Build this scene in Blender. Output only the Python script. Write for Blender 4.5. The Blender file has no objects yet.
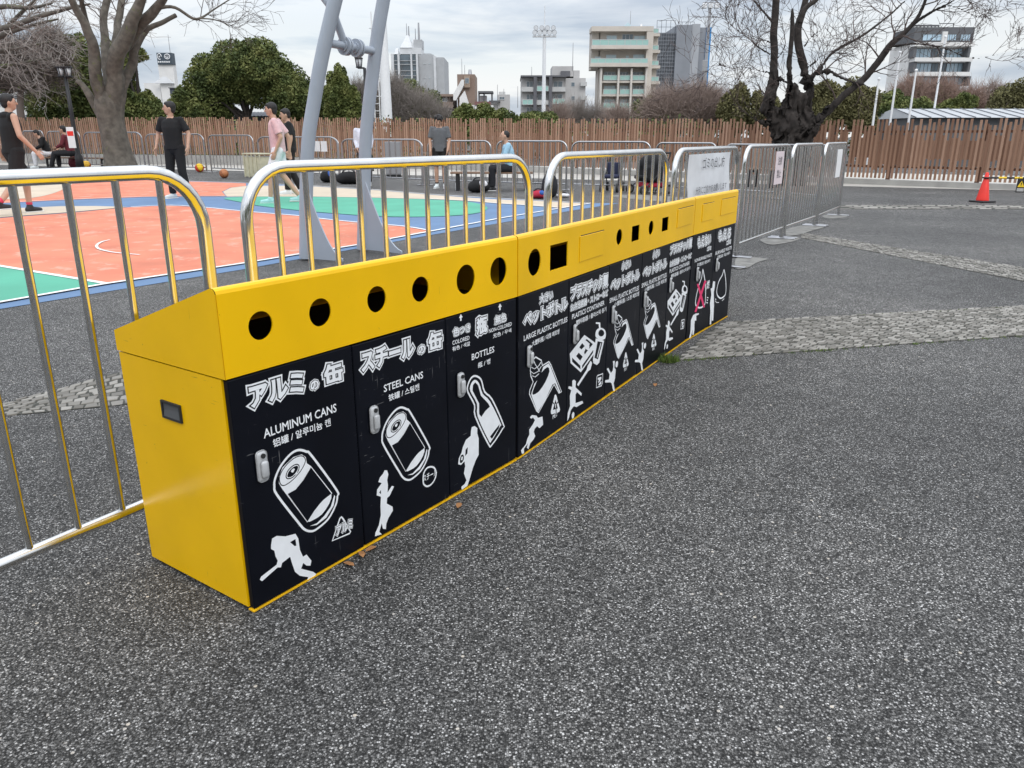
import bpy, bmesh, math, random
import numpy as np
from mathutils import Vector, Matrix, Euler, noise as mnoise

R = math.radians
S = bpy.context.scene
COL = S.collection

# ------------------------------------------------------------------ camera
FPX, PITCH, CAMH = 769.0, 0.3114, 1.2
cam = bpy.data.cameras.new("camera")
cam.sensor_width = 36.0
cam.lens = FPX / 1024 * 36.0
cam.clip_start = 0.05
cam.clip_end = 2000
cob = bpy.data.objects.new("camera", cam)
COL.objects.link(cob)
cob.location = (0, 0, CAMH)
cob.rotation_euler = (math.pi / 2 - PITCH, 0, 0)
S.camera = cob
S.view_settings.view_transform = 'Standard'
S.view_settings.look = 'None'
S.view_settings.gamma = 1
S.view_settings.exposure = 0.40
S.view_settings.use_curve_mapping = False

# ------------------------------------------------------------------ sky
SUN_EL, SUN_AZ = 43.0, 163.0        # azimuth clockwise from +Y (the view direction)
W = bpy.data.worlds.new("World")
S.world = W
W.use_nodes = True
nt = W.node_tree
nt.nodes.clear()
def wn(t, **k):
    n = nt.nodes.new(t)
    for a, v in k.items():
        setattr(n, a, v)
    return n
out = wn('ShaderNodeOutputWorld')
bg = wn('ShaderNodeBackground')
bg.inputs[1].default_value = 0.1
sky = wn('ShaderNodeTexSky', sky_type='NISHITA', sun_disc=False)
sky.sun_elevation = R(SUN_EL)
sky.sun_rotation = R(SUN_AZ)
tc = wn('ShaderNodeTexCoord')
mp = wn('ShaderNodeMapping')
mp.inputs['Scale'].default_value = (1.0, 1.0, 5.0)
n1 = wn('ShaderNodeTexNoise')
n1.inputs['Scale'].default_value = 3.6
n1.inputs['Detail'].default_value = 7
n1.inputs['Roughness'].default_value = .56
n1.inputs['Distortion'].default_value = .35
r1 = wn('ShaderNodeValToRGB')
r1.color_ramp.elements[0].position = .40
r1.color_ramp.elements[0].color = (4.0, 4.5, 5.25, 1)
r1.color_ramp.elements[1].position = .585
r1.color_ramp.elements[1].color = (7.3, 7.35, 7.4, 1)
e = r1.color_ramp.elements.new(.49)
e.color = (5.5, 5.85, 6.35, 1)
n2 = wn('ShaderNodeTexNoise')
n2.inputs['Scale'].default_value = 1.7
n2.inputs['Detail'].default_value = 4
r2 = wn('ShaderNodeValToRGB')
r2.color_ramp.elements[0].position = .52
r2.color_ramp.elements[0].color = (.93, .93, .93, 1)
r2.color_ramp.elements[1].position = .72
r2.color_ramp.elements[1].color = (.72, .72, .72, 1)
mx = wn('ShaderNodeMixRGB')
L = nt.links.new
L(tc.outputs['Generated'], mp.inputs[0])
L(mp.outputs[0], n1.inputs['Vector'])
L(mp.outputs[0], n2.inputs['Vector'])
L(n1.outputs['Fac'], r1.inputs[0])
L(n2.outputs['Fac'], r2.inputs[0])
L(r2.outputs[0], mx.inputs[0])
L(sky.outputs[0], mx.inputs[1])
L(r1.outputs[0], mx.inputs[2])
sx_ = wn('ShaderNodeSeparateXYZ')
mr = wn('ShaderNodeMapRange')
mr.inputs['From Min'].default_value = .12
mr.inputs['From Max'].default_value = .9
mr.inputs['To Min'].default_value = 1.0
mr.inputs['To Max'].default_value = 2.6
ml = wn('ShaderNodeMixRGB', blend_type='MULTIPLY')
ml.inputs[0].default_value = 1
L(tc.outputs['Generated'], sx_.inputs[0])
L(sx_.outputs['Z'], mr.inputs['Value'])
L(mx.outputs[0], ml.inputs[1])
L(mr.outputs[0], ml.inputs[2])
L(ml.outputs[0], bg.inputs[0])
L(bg.outputs[0], out.inputs[0])

sl = bpy.data.lights.new("sun", 'SUN')
sl.energy = 0.75
sl.angle = R(25)
sl.color = (1, .965, .91)
so = bpy.data.objects.new("sun", sl)
COL.objects.link(so)
sd = Vector((math.sin(R(SUN_AZ)) * math.cos(R(SUN_EL)), math.cos(R(SUN_AZ)) * math.cos(R(SUN_EL)), math.sin(R(SUN_EL))))
so.rotation_euler = sd.to_track_quat('Z', 'Y').to_euler()
so.location = (6, -6, 20)

# ------------------------------------------------------------------ pixel -> world
CP, SP = math.cos(PITCH), math.sin(PITCH)
def ray(px, py):
    a, b = (px - 512) / FPX, (384 - py) / FPX
    return Vector((a, CP + b * SP, -SP + b * CP))
def G(px, py, z=0.0):                       # point of the level z seen at a pixel of the photograph
    d = ray(px, py)
    t = (z - CAMH) / d.z
    return Vector((d.x * t, d.y * t, z))
def at(px, py, Y):                          # point at distance Y seen at a pixel
    d = ray(px, py)
    t = Y / d.y
    return Vector((d.x * t, Y, CAMH + d.z * t))

# ------------------------------------------------------------------ materials
def mat(name, col, rough=.6, metal=0., var=0., vscale=8., bump=0., bscale=60., spec=.5, detail=4, dirt=None):
    m = bpy.data.materials.new(name)
    m.use_nodes = True
    t = m.node_tree
    b = t.nodes['Principled BSDF']
    b.inputs['Base Color'].default_value = (*col, 1)
    b.inputs['Roughness'].default_value = rough
    b.inputs['Metallic'].default_value = metal
    b.inputs['Specular IOR Level'].default_value = spec
    if var or bump:
        g = t.nodes.new('ShaderNodeNewGeometry')
    if var:
        n = t.nodes.new('ShaderNodeTexNoise')
        n.inputs['Scale'].default_value = vscale
        n.inputs['Detail'].default_value = detail
        t.links.new(g.outputs['Position'], n.inputs['Vector'])
        r = t.nodes.new('ShaderNodeValToRGB')
        r.color_ramp.elements[0].position = .3
        r.color_ramp.elements[1].position = .7
        r.color_ramp.elements[0].color = (*[c * (1 - var) for c in col], 1)
        r.color_ramp.elements[1].color = (*[min(1, c * (1 + var)) for c in col], 1)
        t.links.new(n.outputs['Fac'], r.inputs[0])
        last = r.outputs[0]
        if dirt:                            # worn or stained flecks: (colour, scale, threshold)
            n2 = t.nodes.new('ShaderNodeTexNoise')
            n2.inputs['Scale'].default_value = dirt[1]
            n2.inputs['Detail'].default_value = 6
            n2.inputs['Roughness'].default_value = .7
            t.links.new(g.outputs['Position'], n2.inputs['Vector'])
            q = t.nodes.new('ShaderNodeValToRGB')
            q.color_ramp.elements[0].position = dirt[2]
            q.color_ramp.elements[1].position = min(1, dirt[2] + .05)
            t.links.new(n2.outputs['Fac'], q.inputs[0])
            x = t.nodes.new('ShaderNodeMixRGB')
            x.inputs[2].default_value = (*dirt[0], 1)
            t.links.new(q.outputs[0], x.inputs[0])
            t.links.new(last, x.inputs[1])
            last = x.outputs[0]
        t.links.new(last, b.inputs['Base Color'])
    if bump:
        n3 = t.nodes.new('ShaderNodeTexNoise')
        n3.inputs['Scale'].default_value = bscale
        n3.inputs['Detail'].default_value = 5
        t.links.new(g.outputs['Position'], n3.inputs['Vector'])
        bp = t.nodes.new('ShaderNodeBump')
        bp.inputs['Strength'].default_value = bump
        bp.inputs['Distance'].default_value = .01
        t.links.new(n3.outputs['Fac'], bp.inputs['Height'])
        t.links.new(bp.outputs[0], b.inputs['Normal'])
    return m

def attr_mat(name, cols, rough=.8, spec=.3, pos=None):
    """colour chosen per face from a random face attribute 'rnd'"""
    m = bpy.data.materials.new(name)
    m.use_nodes = True
    t = m.node_tree
    b = t.nodes['Principled BSDF']
    b.inputs['Roughness'].default_value = rough
    b.inputs['Specular IOR Level'].default_value = spec
    a = t.nodes.new('ShaderNodeAttribute')
    a.attribute_name = 'rnd'
    r = t.nodes.new('ShaderNodeValToRGB')
    n = len(cols)
    pos = pos or [i / (n - 1) for i in range(n)]
    el = r.color_ramp.elements
    while len(el) < n:
        el.new(.5)
    for i in range(n):
        el[i].position = pos[i]
    for i in range(n):
        el[i].color = (*cols[i], 1)
    t.links.new(a.outputs['Fac'], r.inputs[0])
    t.links.new(r.outputs[0], b.inputs['Base Color'])
    return m

def asphalt():
    m = bpy.data.materials.new('asphalt')
    m.use_nodes = True
    t = m.node_tree
    b = t.nodes['Principled BSDF']
    b.inputs['Roughness'].default_value = .78
    b.inputs['Specular IOR Level'].default_value = .35
    g = t.nodes.new('ShaderNodeNewGeometry')
    def vor(scale):
        v = t.nodes.new('ShaderNodeTexVoronoi')
        v.inputs['Scale'].default_value = scale
        v.inputs['Randomness'].default_value = 1
        t.links.new(g.outputs['Position'], v.inputs['Vector'])
        return v
    def noi(scale, det=3):
        v = t.nodes.new('ShaderNodeTexNoise')
        v.inputs['Scale'].default_value = scale
        v.inputs['Detail'].default_value = det
        t.links.new(g.outputs['Position'], v.inputs['Vector'])
        return v
    def ramp(src, stops):
        r = t.nodes.new('ShaderNodeValToRGB')
        el = r.color_ramp.elements
        while len(el) < len(stops):
            el.new(.5)
        for i, (p, c) in enumerate(stops):
            el[i].position = p
        for i, (p, c) in enumerate(stops):
            el[i].color = (*c, 1) if isinstance(c, tuple) else (c, c, c, 1)
        t.links.new(src, r.inputs[0])
        return r.outputs[0]
    v1 = vor(232)
    sep = t.nodes.new('ShaderNodeSeparateColor')
    t.links.new(v1.outputs['Color'], sep.inputs[0])
    base = ramp(sep.outputs[0], [(0, (.021, .0207, .020)), (.33, (.062, .061, .059)), (.60, (.117, .115, .111)), (.82, (.205, .201, .195)), (.935, (.37, .364, .355)), (.988, (.64, .632, .62))])
    edge = ramp(v1.outputs['Distance'], [(.0, 1.0), (.45, .9), (.75, .22)])
    mul = t.nodes.new('ShaderNodeMixRGB'); mul.blend_type = 'MULTIPLY'; mul.inputs[0].default_value = 1
    t.links.new(base, mul.inputs[1]); t.links.new(edge, mul.inputs[2])
    # bigger pale pebbles, sparse
    v2 = vor(75)
    sep2 = t.nodes.new('ShaderNodeSeparateColor')
    t.links.new(v2.outputs['Color'], sep2.inputs[0])
    pick = ramp(sep2.outputs[1], [(.972, 0.), (.975, 1.)])
    near = ramp(v2.outputs['Distance'], [(.28, 1.), (.36, 0.)])
    mm = t.nodes.new('ShaderNodeMath'); mm.operation = 'MULTIPLY'
    t.links.new(pick, mm.inputs[0]); t.links.new(near, mm.inputs[1])
    mx = t.nodes.new('ShaderNodeMixRGB')
    peb = ramp(sep2.outputs[2], [(0, (.22, .21, .20)), (.6, (.42, .42, .42)), (1, (.52, .47, .40))])
    t.links.new(mm.outputs[0], mx.inputs[0]); t.links.new(mul.outputs[0], mx.inputs[1]); t.links.new(peb, mx.inputs[2])
    # worn patches
    n1 = ramp(noi(.55, 6).outputs['Fac'], [(.30, (.76, .757, .755)), (.5, (1.02, 1.015, 1.007)), (.70, (1.38, 1.36, 1.33))])
    m3 = t.nodes.new('ShaderNodeMixRGB'); m3.blend_type = 'MULTIPLY'; m3.inputs[0].default_value = 1
    t.links.new(mx.outputs[0], m3.inputs[1]); t.links.new(n1, m3.inputs[2])
    n2 = ramp(noi(7, 5).outputs['Fac'], [(.3, .84), (.7, 1.16)])
    m4 = t.nodes.new('ShaderNodeMixRGB'); m4.blend_type = 'MULTIPLY'; m4.inputs[0].default_value = 1
    t.links.new(m3.outputs[0], m4.inputs[1]); t.links.new(n2, m4.inputs[2])
    t.links.new(m4.outputs[0], b.inputs['Base Color'])
    bp = t.nodes.new('ShaderNodeBump')
    bp.invert = True
    bp.inputs['Strength'].default_value = .85
    bp.inputs['Distance'].default_value = .004
    t.links.new(v1.outputs['Distance'], bp.inputs['Height'])
    t.links.new(bp.outputs[0], b.inputs['Normal'])
    return m

M = {}
M['asphalt'] = asphalt()
M['yellow'] = mat('yellow_paint', (.90, .52, .002), .27, spec=.30, var=.07, vscale=3, dirt=((.16, .10, .03), 62, .69))
M['yellow_edge'] = mat('yellow_edge_strip', (.82, .46, .01), .4, var=.15, vscale=20)
M['inside'] = mat('bin_inside', (.02, .012, .008), .9)
M['black_door'] = mat('black_door_sheet', (.004, .005, .009), .38, spec=.16, var=.25, vscale=5, dirt=((.10, .10, .10), 48, .775))
def scuffs(m, col, scale, thr, mask_scale, mask_thr):
    # worn streaks with a shape of their own, scattered in patches
    t = m.node_tree; b = t.nodes['Principled BSDF']
    old = b.inputs['Base Color'].links[0].from_socket
    g = t.nodes.new('ShaderNodeNewGeometry')
    for sc in scale:
        mpn = t.nodes.new('ShaderNodeMapping'); mpn.inputs['Scale'].default_value = sc
        n = t.nodes.new('ShaderNodeTexNoise'); n.inputs['Scale'].default_value = 1; n.inputs['Detail'].default_value = 3
        k = t.nodes.new('ShaderNodeTexNoise'); k.inputs['Scale'].default_value = mask_scale; k.inputs['Detail'].default_value = 3
        t.links.new(g.outputs['Position'], mpn.inputs[0]); t.links.new(mpn.outputs[0], n.inputs['Vector']); t.links.new(g.outputs['Position'], k.inputs['Vector'])
        r = t.nodes.new('ShaderNodeValToRGB'); r.color_ramp.elements[0].position = thr; r.color_ramp.elements[1].position = thr + .03
        r2 = t.nodes.new('ShaderNodeValToRGB'); r2.color_ramp.elements[0].position = mask_thr; r2.color_ramp.elements[1].position = mask_thr + .1
        t.links.new(n.outputs['Fac'], r.inputs[0]); t.links.new(k.outputs['Fac'], r2.inputs[0])
        mu = t.nodes.new('ShaderNodeMath'); mu.operation = 'MULTIPLY'
        t.links.new(r.outputs[0], mu.inputs[0]); t.links.new(r2.outputs[0], mu.inputs[1])
        x = t.nodes.new('ShaderNodeMixRGB'); x.inputs[2].default_value = (*col, 1)
        t.links.new(mu.outputs[0], x.inputs[0]); t.links.new(old, x.inputs[1])
        old = x.outputs[0]
    t.links.new(old, b.inputs['Base Color'])
scuffs(M['black_door'], (.16, .16, .165), [(260, 260, 9), (22, 22, 300)], .70, 5, .50)
scuffs(M['yellow'], (.34, .21, .03), [(230, 230, 12), (16, 16, 280)], .715, 4, .52)
M['white_print'] = mat('white_print', (.84, .86, .88), .5, var=.04, vscale=30, dirt=((.3, .3, .32), 90, .76))
M['black_print'] = mat('black_print', (.004, .005, .009), .45, spec=.16)
M['pink_print'] = mat('pink_print', (.75, .03, .14), .5)
M['handle'] = mat('handle_metal', (.50, .51, .52), .5, metal=.15, var=.1, vscale=40)
M['grip'] = mat('grip_grey', (.085, .09, .095), .5)
M['rubber'] = mat('rubber', (.02, .02, .02), .7)
M['steel'] = mat('stainless', (.66, .66, .65), .13, metal=1., var=.08, vscale=14)
M['steel_dull'] = mat('stainless_dull', (.42, .42, .43), .28, metal=1., var=.08, vscale=14)
M['grey_paint'] = mat('grey_post_paint', (.34, .38, .44), .45, var=.05, vscale=4)
M['coral'] = mat('court_coral', (.64, .20, .115), .8, var=.19, vscale=1.3, detail=9, bump=.1, bscale=120, dirt=((.58, .31, .22), 3.2, .56))
M['court_blue'] = mat('court_blue', (.115, .20, .34), .8, var=.1, vscale=1.4, detail=7)
M['court_green'] = mat('court_green', (.085, .37, .25), .8, var=.1, vscale=1.4, detail=7)
M['court_beige'] = mat('court_beige', (.56, .47, .36), .85, var=.09, vscale=1.8, detail=7)
M['court_white'] = mat('court_white', (.78, .77, .75), .8, var=.1, vscale=9, dirt=((.5, .3, .22), 20, .66))
M['pick'] = attr_mat('fence_boards', [(.22, .12, .078), (.335, .197, .132), (.42, .262, .185)], .75)
M['fence_rail'] = mat('fence_rail', (.17, .085, .055), .8)
M['concrete'] = mat('concrete', (.36, .35, .33), .9, var=.16, vscale=2.5, bump=.25, bscale=40)
M['mortar'] = mat('mortar_patch', (.20, .195, .18), .95, var=.3, vscale=9, detail=8, bump=.4, bscale=50)
M['pale_path'] = mat('pale_path', (.46, .44, .40), .9, var=.12, vscale=1)
M['stone'] = attr_mat('paving_stone', [(.13, .123, .108), (.19, .18, .162), (.245, .233, .21), (.32, .305, .278)], .9)
M['joint'] = mat('paving_joint', (.05, .05, .042), .95, var=.3, vscale=30)
M['bark_l'] = mat('grey_bark', (.115, .102, .085), .95, var=.36, vscale=6, bump=.9, bscale=30, detail=8, dirt=((.12, .13, .06), 2.2, .60))
M['bark_d'] = mat('dark_bark', (.034, .028, .025), .95, var=.45, vscale=9, bump=1., bscale=26, detail=8)
M['twig'] = mat('twig', (.085, .062, .055), .95)
M['twig_l'] = mat('pale_twig', (.17, .13, .115), .95)
M['paper'] = mat('white_paper', (.78, .78, .78), .8, var=.03)
M['sheet'] = mat('white_vinyl_sheet', (.70, .72, .75), .45, var=.05, vscale=9)
M['ink'] = mat('ink', (.06, .06, .07), .7)
M['red'] = mat('cone_red', (.80, .035, .022), .45, var=.06)
M['black_plastic'] = mat('black_plastic', (.015, .015, .017), .5)
M['sign_yellow'] = mat('sign_yellow', (.85, .58, .02), .5)
M['white_paint'] = mat('white_paint', (.74, .75, .76), .5, var=.04)
M['grass'] = attr_mat('grass', [(.05, .10, .015), (.10, .16, .03), (.16, .19, .05)], .8)
M['dry_leaf'] = mat('dry_leaf', (.34, .16, .06), .8)

# ------------------------------------------------------------------ mesh builder
class MB:
    def __init__(s):
        s.v, s.f, s.m, s.sm, s.rnd = [], [], [], [], []
    def face(s, idx, mi=0, sm=False, r=None):
        s.f.append(tuple(idx)); s.m.append(mi); s.sm.append(sm); s.rnd.append(random.random() if r is None else r)
    def pts(s, ps):
        n = len(s.v)
        s.v.extend([tuple(p) for p in ps])
        return n
    def poly(s, ps, mi=0, r=None):
        n = s.pts(ps)
        s.face(range(n, n + len(ps)), mi, False, r)
    def box(s, x0, x1, y0, y1, z0, z1, mi=0, T=None, r=None):
        c = [Vector((x, y, z)) for z in (z0, z1) for x, y in ((x0, y0), (x1, y0), (x1, y1), (x0, y1))]
        if T is not None:
            c = [T @ p for p in c]
        n = s.pts(c)
        r = random.random() if r is None else r
        for q in ((3, 2, 1, 0), (4, 5, 6, 7), (0, 1, 5, 4), (1, 2, 6, 5), (2, 3, 7, 6), (3, 0, 4, 7)):
            s.face([n + i for i in q], mi, False, r)
    def bbox(s, x0, x1, y0, y1, z0, z1, bev=.01, mi=0, T=None, seg=2):
        bm = bmesh.new()
        bmesh.ops.create_cube(bm, size=1)
        for v in bm.verts:
            v.co = Vector(((x0 + x1) / 2 + v.co.x * (x1 - x0), (y0 + y1) / 2 + v.co.y * (y1 - y0), (z0 + z1) / 2 + v.co.z * (z1 - z0)))
        bmesh.ops.bevel(bm, geom=bm.edges[:], offset=bev, segments=seg, affect='EDGES', profile=.5)
        s.addbm(bm, mi, T, seg > 1)
    def addbm(s, bm, mi=0, T=None, sm=False):
        bm.verts.index_update()
        n = s.pts([(T @ v.co) if T is not None else v.co for v in bm.verts])
        r = random.random()
        for f in bm.faces:
            s.face([n + v.index for v in f.verts], mi, sm, r)
        bm.free()
    def addmesh(s, me, mi=0, T=None, sm=False):
        n = s.pts([(T @ v.co) if T is not None else v.co for v in me.vertices])
        for p in me.polygons:
            s.face([n + i for i in p.vertices], mi, sm)
    def tube(s, ps, rs, seg=8, mi=0, cap=True, sm=True, flat=1., r=None):
        ps = [Vector(p) for p in ps]
        if not hasattr(rs, '__len__'):
            rs = [rs] * len(ps)
        k = len(ps)
        r = random.random() if r is None else r
        up = None
        first = len(s.v)
        for i in range(k):
            d = (ps[min(i + 1, k - 1)] - ps[max(i - 1, 0)])
            if d.length < 1e-9:
                d = Vector((0, 0, 1))
            d.normalize()
            if up is None:
                up = d.orthogonal().normalized()
            else:
                up = (up - d * up.dot(d))
                up = up.normalized() if up.length > 1e-6 else d.orthogonal().normalized()
            w = d.cross(up)
            for j in range(seg):
                a = 2 * math.pi * j / seg
                s.v.append(tuple(ps[i] + up * (math.cos(a) * rs[i]) + w * (math.sin(a) * rs[i] * flat)))
        for i in range(k - 1):
            for j in range(seg):
                a, b = first + i * seg + j, first + i * seg + (j + 1) % seg
                s.face((a, b, b + seg, a + seg), mi, sm, r)
        if cap:
            n = s.pts(s.v[first:first + seg])
            s.face(list(range(n, n + seg))[::-1], mi, False, r)
            e = first + (k - 1) * seg
            n = s.pts(s.v[e:e + seg])
            s.face(range(n, n + seg), mi, False, r)
    def cyl(s, p, q, r0, r1=None, seg=16, mi=0):
        s.tube([p, q], [r0, r0 if r1 is None else r1], seg, mi)
    def ell(s, c, rad, seg=12, rings=8, mi=0, T=None, sm=True):
        c = Vector(c)
        n = len(s.v)
        ps = [Vector((0, 0, -1))]
        for i in range(1, rings):
            t = math.pi * i / rings
            for j in range(seg):
                a = 2 * math.pi * j / seg
                ps.append(Vector((math.sin(t) * math.cos(a), math.sin(t) * math.sin(a), -math.cos(t))))
        ps.append(Vector((0, 0, 1)))
        for p in ps:
            q = Vector((p.x * rad[0], p.y * rad[1], p.z * rad[2]))
            if T is not None:
                q = T @ q
            s.v.append(tuple(c + q))
        r = random.random()
        for j in range(seg):
            s.face((n, n + 1 + (j + 1) % seg, n + 1 + j), mi, sm, r)
            e = n + 1 + (rings - 2) * seg
            s.face((len(s.v) - 1, e + j, e + (j + 1) % seg), mi, sm, r)
        for i in range(rings - 2):
            for j in range(seg):
                a, b = n + 1 + i * seg + j, n + 1 + i * seg + (j + 1) % seg
                s.face((a, b, b + seg, a + seg), mi, sm, r)
    def etube(s, rings, mi=0, seg=16, sm=True):
        """rings: (centre, half width along x, half width along y) stacked with flat ends"""
        n = len(s.v)
        for c, rx, ry in rings:
            for j in range(seg):
                a = 2 * math.pi * j / seg
                s.v.append((c[0] + rx * math.cos(a), c[1] + ry * math.sin(a), c[2]))
        k = len(rings)
        for i in range(k - 1):
            for j in range(seg):
                a, b = n + i * seg + j, n + i * seg + (j + 1) % seg
                s.face((a, b, b + seg, a + seg), mi, sm)
        s.face(list(range(n, n + seg))[::-1], mi)
        s.face(range(n + (k - 1) * seg, n + k * seg), mi)
    def lathe(s, prof, seg=24, mi=0, c=(0, 0, 0)):
        n = len(s.v)
        for r, z in prof:
            for j in range(seg):
                a = 2 * math.pi * j / seg
                s.v.append((c[0] + r * math.cos(a), c[1] + r * math.sin(a), c[2] + z))
        for i in range(len(prof) - 1):
            for j in range(seg):
                a, b = n + i * seg + j, n + i * seg + (j + 1) % seg
                s.face((a, b, b + seg, a + seg), mi, True)
        s.face(list(range(n, n + seg))[::-1], mi)
        s.face(range(n + (len(prof) - 1) * seg, n + len(prof) * seg), mi)
    def prism(s, poly, y0, y1, mi=0, T=None):
        """closed polygon of (x, z) extruded along y"""
        k = len(poly)
        a = [Vector((x, y0, z)) for x, z in poly]
        b = [Vector((x, y1, z)) for x, z in poly]
        if T is not None:
            a = [T @ p for p in a]; b = [T @ p for p in b]
        n = s.pts(a + b)
        r = random.random()
        s.face(range(n, n + k), mi, False, r)
        s.face(list(range(n + k, n + 2 * k))[::-1], mi, False, r)
        for i in range(k):
            j = (i + 1) % k
            s.face((n + j, n + i, n + k + i, n + k + j), mi, False, r)
    def mesh(s, name, mats):
        me = bpy.data.meshes.new(name)
        me.from_pydata(s.v, [], s.f)
        for m in (mats if isinstance(mats, (list, tuple)) else [mats]):
            me.materials.append(M[m] if isinstance(m, str) else m)
        me.polygons.foreach_set('material_index', s.m)
        me.polygons.foreach_set('use_smooth', s.sm)
        a = me.attributes.new('rnd', 'FLOAT', 'FACE')
        a.data.foreach_set('value', s.rnd)
        me.update()
        return me
    def build(s, name, mats, parent=None, loc=None):
        o = bpy.data.objects.new(name, s.mesh(name, mats))
        COL.objects.link(o)
        if parent is not None:
            o.parent = parent
        if loc is not None:
            o.location = loc
        return o

def tag(o, label=None, cat=None, group=None, kind=None):
    for k, v in (('label', label), ('category', cat), ('group', group), ('kind', kind)):
        if v:
            o[k] = v
    return o
def thing(name, label, cat, loc=(0, 0, 0), rz=0., group=None):
    o = bpy.data.objects.new(name, None)
    COL.objects.link(o)
    o.location = loc
    o.rotation_euler = (0, 0, rz)
    o.empty_display_size = .1
    return tag(o, label, cat, group)
def struct(o):
    return tag(o, kind='structure')
def dup(root, loc, rz=0., label=None, group=None, scale=None):
    def cp(o, par):
        c = o.copy()
        COL.objects.link(c)
        if par is not None:
            c.parent = par
        for ch in list(o.children):
            cp(ch, c)
        return c
    r = cp(root, None)
    r.location = loc
    r.rotation_euler = (0, 0, rz)
    if scale:
        r.scale = scale
    if label:
        r['label'] = label
    if group:
        r['group'] = group
    return r
def place(o, a, b, L0):
    """stand a thing built along +x (length L0) between ground points a and b"""
    d = Vector(b) - Vector(a)
    o.location = (a[0], a[1], 0)
    o.rotation_euler = (0, 0, math.atan2(d.y, d.x))
    o.scale = (math.hypot(d.x, d.y) / L0, 1, 1)
def smooth(ps, n=6, closed=False):
    ps = [tuple(p) for p in ps]
    k = len(ps)
    out = []
    for i in range(k if closed else k - 1):
        g = (lambda q: ps[q % k]) if closed else (lambda q: ps[max(0, min(k - 1, q))])
        p0, p1, p2, p3 = g(i - 1), g(i), g(i + 1), g(i + 2)
        for j in range(n):
            t = j / n
            out.append(tuple(.5 * (2 * b + (c - a) * t + (2 * a - 5 * b + 4 * c - d) * t * t + (3 * b - a - 3 * c + d) * t ** 3)
                             for a, b, c, d in zip(p0, p1, p2, p3)))
    if not closed:
        out.append(ps[-1])
    return out

# ------------------------------------------------------------------ 2D fills and lettering
def fill2d(loops):
    """mesh of the region inside the outer loop minus the inner loops (x, y)"""
    cu = bpy.data.curves.new('tmp', 'CURVE')
    cu.dimensions = '2D'
    cu.fill_mode = 'FRONT'
    for lp in loops:
        sp = cu.splines.new('POLY')
        sp.points.add(len(lp) - 1)
        for p, q in zip(sp.points, lp):
            p.co = (q[0], q[1], 0, 1)
        sp.use_cyclic_u = True
    ob = bpy.data.objects.new('tmp', cu)
    me = bpy.data.meshes.new_from_object(ob)
    bpy.data.objects.remove(ob)
    bpy.data.curves.remove(cu)
    return me
def text2d(body, swell=0.):
    cu = bpy.data.curves.new('tmp', 'FONT')
    cu.body = body
    cu.fill_mode = 'FRONT'
    cu.bevel_depth = swell
    cu.bevel_resolution = 0
    cu.resolution_u = 2
    ob = bpy.data.objects.new('tmp', cu)
    me = bpy.data.meshes.new_from_object(ob)
    bpy.data.objects.remove(ob)
    bpy.data.curves.remove(cu)
    return me
def bounds(me):
    c = np.empty(len(me.vertices) * 3, dtype=np.float64)
    me.vertices.foreach_get('co', c)
    c = c.reshape(-1, 3)
    return c[:, 0].min(), c[:, 0].max(), c[:, 1].min(), c[:, 1].max()

# =================================================================== SETTING
mb = MB(); mb.poly([(-700, -60, 0), (700, -60, 0), (700, 1100, 0), (-700, 1100, 0)])
struct(mb.build('ground', 'asphalt'))

def sheet(name, px, z, m, sm=0):
    ps = [G(x, y) for x, y in px]
    if sm:
        ps = [Vector(p) for p in smooth(ps, sm, True)]
    me = fill2d([[(p.x, p.y) for p in ps]])
    b = MB(); b.addmesh(me, 0, Matrix.Translation((0, 0, z)))
    return struct(b.build(name, m))
def ribbon(b, px, w, z, n=1, mi=0):
    ps = [G(x, y) for x, y in px]
    if n > 1:
        ps = [Vector(p) for p in smooth(ps, n)]
    Lf, Rt = [], []
    for i, p in enumerate(ps):
        d = (ps[min(i + 1, len(ps) - 1)] - ps[max(0, i - 1)]).normalized()
        nn = Vector((-d.y, d.x, 0)) * w / 2
        Lf.append(b.v.__len__()); b.v.append((p.x + nn.x, p.y + nn.y, z))
        Rt.append(len(b.v)); b.v.append((p.x - nn.x, p.y - nn.y, z))
    for i in range(len(ps) - 1):
        b.face((Rt[i], Rt[i + 1], Lf[i + 1], Lf[i]), mi)
# --- sports court painted on the ground
sheet('court_blue_surface', [(-260, 352), (0, 309.5), (240, 270.3), (430, 235.5), (560, 212.8), (620, 203.2), (588, 203.6), (530, 200.3), (430, 194.6), (376, 190), (299, 185.3), (246, 183.2), (140, 179.5), (0, 172), (-90, 168), (-260, 170)], .004, 'court_blue')
sheet('court_coral_surface', [(-240, 342), (0, 303.4), (107, 284.6), (240, 264.6), (299, 255), (357, 245.6), (431, 231.9), (417, 229.5), (403, 227), (380, 224.8), (355, 222.8), (322, 219.5), (299, 216.5), (257, 213), (230, 210.5), (205, 208), (170, 206), (131, 207.5), (68, 213.5), (0, 218.5), (-150, 229), (-240, 236)], .008, 'coral')
sheet('court_coral_far_surface', [(-110, 208), (0, 203.5), (50, 201), (96, 199), (148, 197.2), (200, 196.6), (226, 196.5), (222, 192), (230, 188), (246, 186), (246, 183.6), (140, 180), (60, 176), (0, 172.5), (-90, 169)], .008, 'coral')
sheet('court_beige_patch', [(-110, 203), (0, 200), (35, 198), (56, 193), (66, 188), (72, 184), (60, 181), (40, 179.5), (0, 178.5), (-90, 177)], .012, 'court_beige', 4)
sheet('court_beige_lens', [(-150, 216), (0, 209.5), (60, 206.8), (96, 206.6), (128, 207.6), (68, 213), (0, 218), (-150, 227)], .012, 'court_beige')
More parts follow.
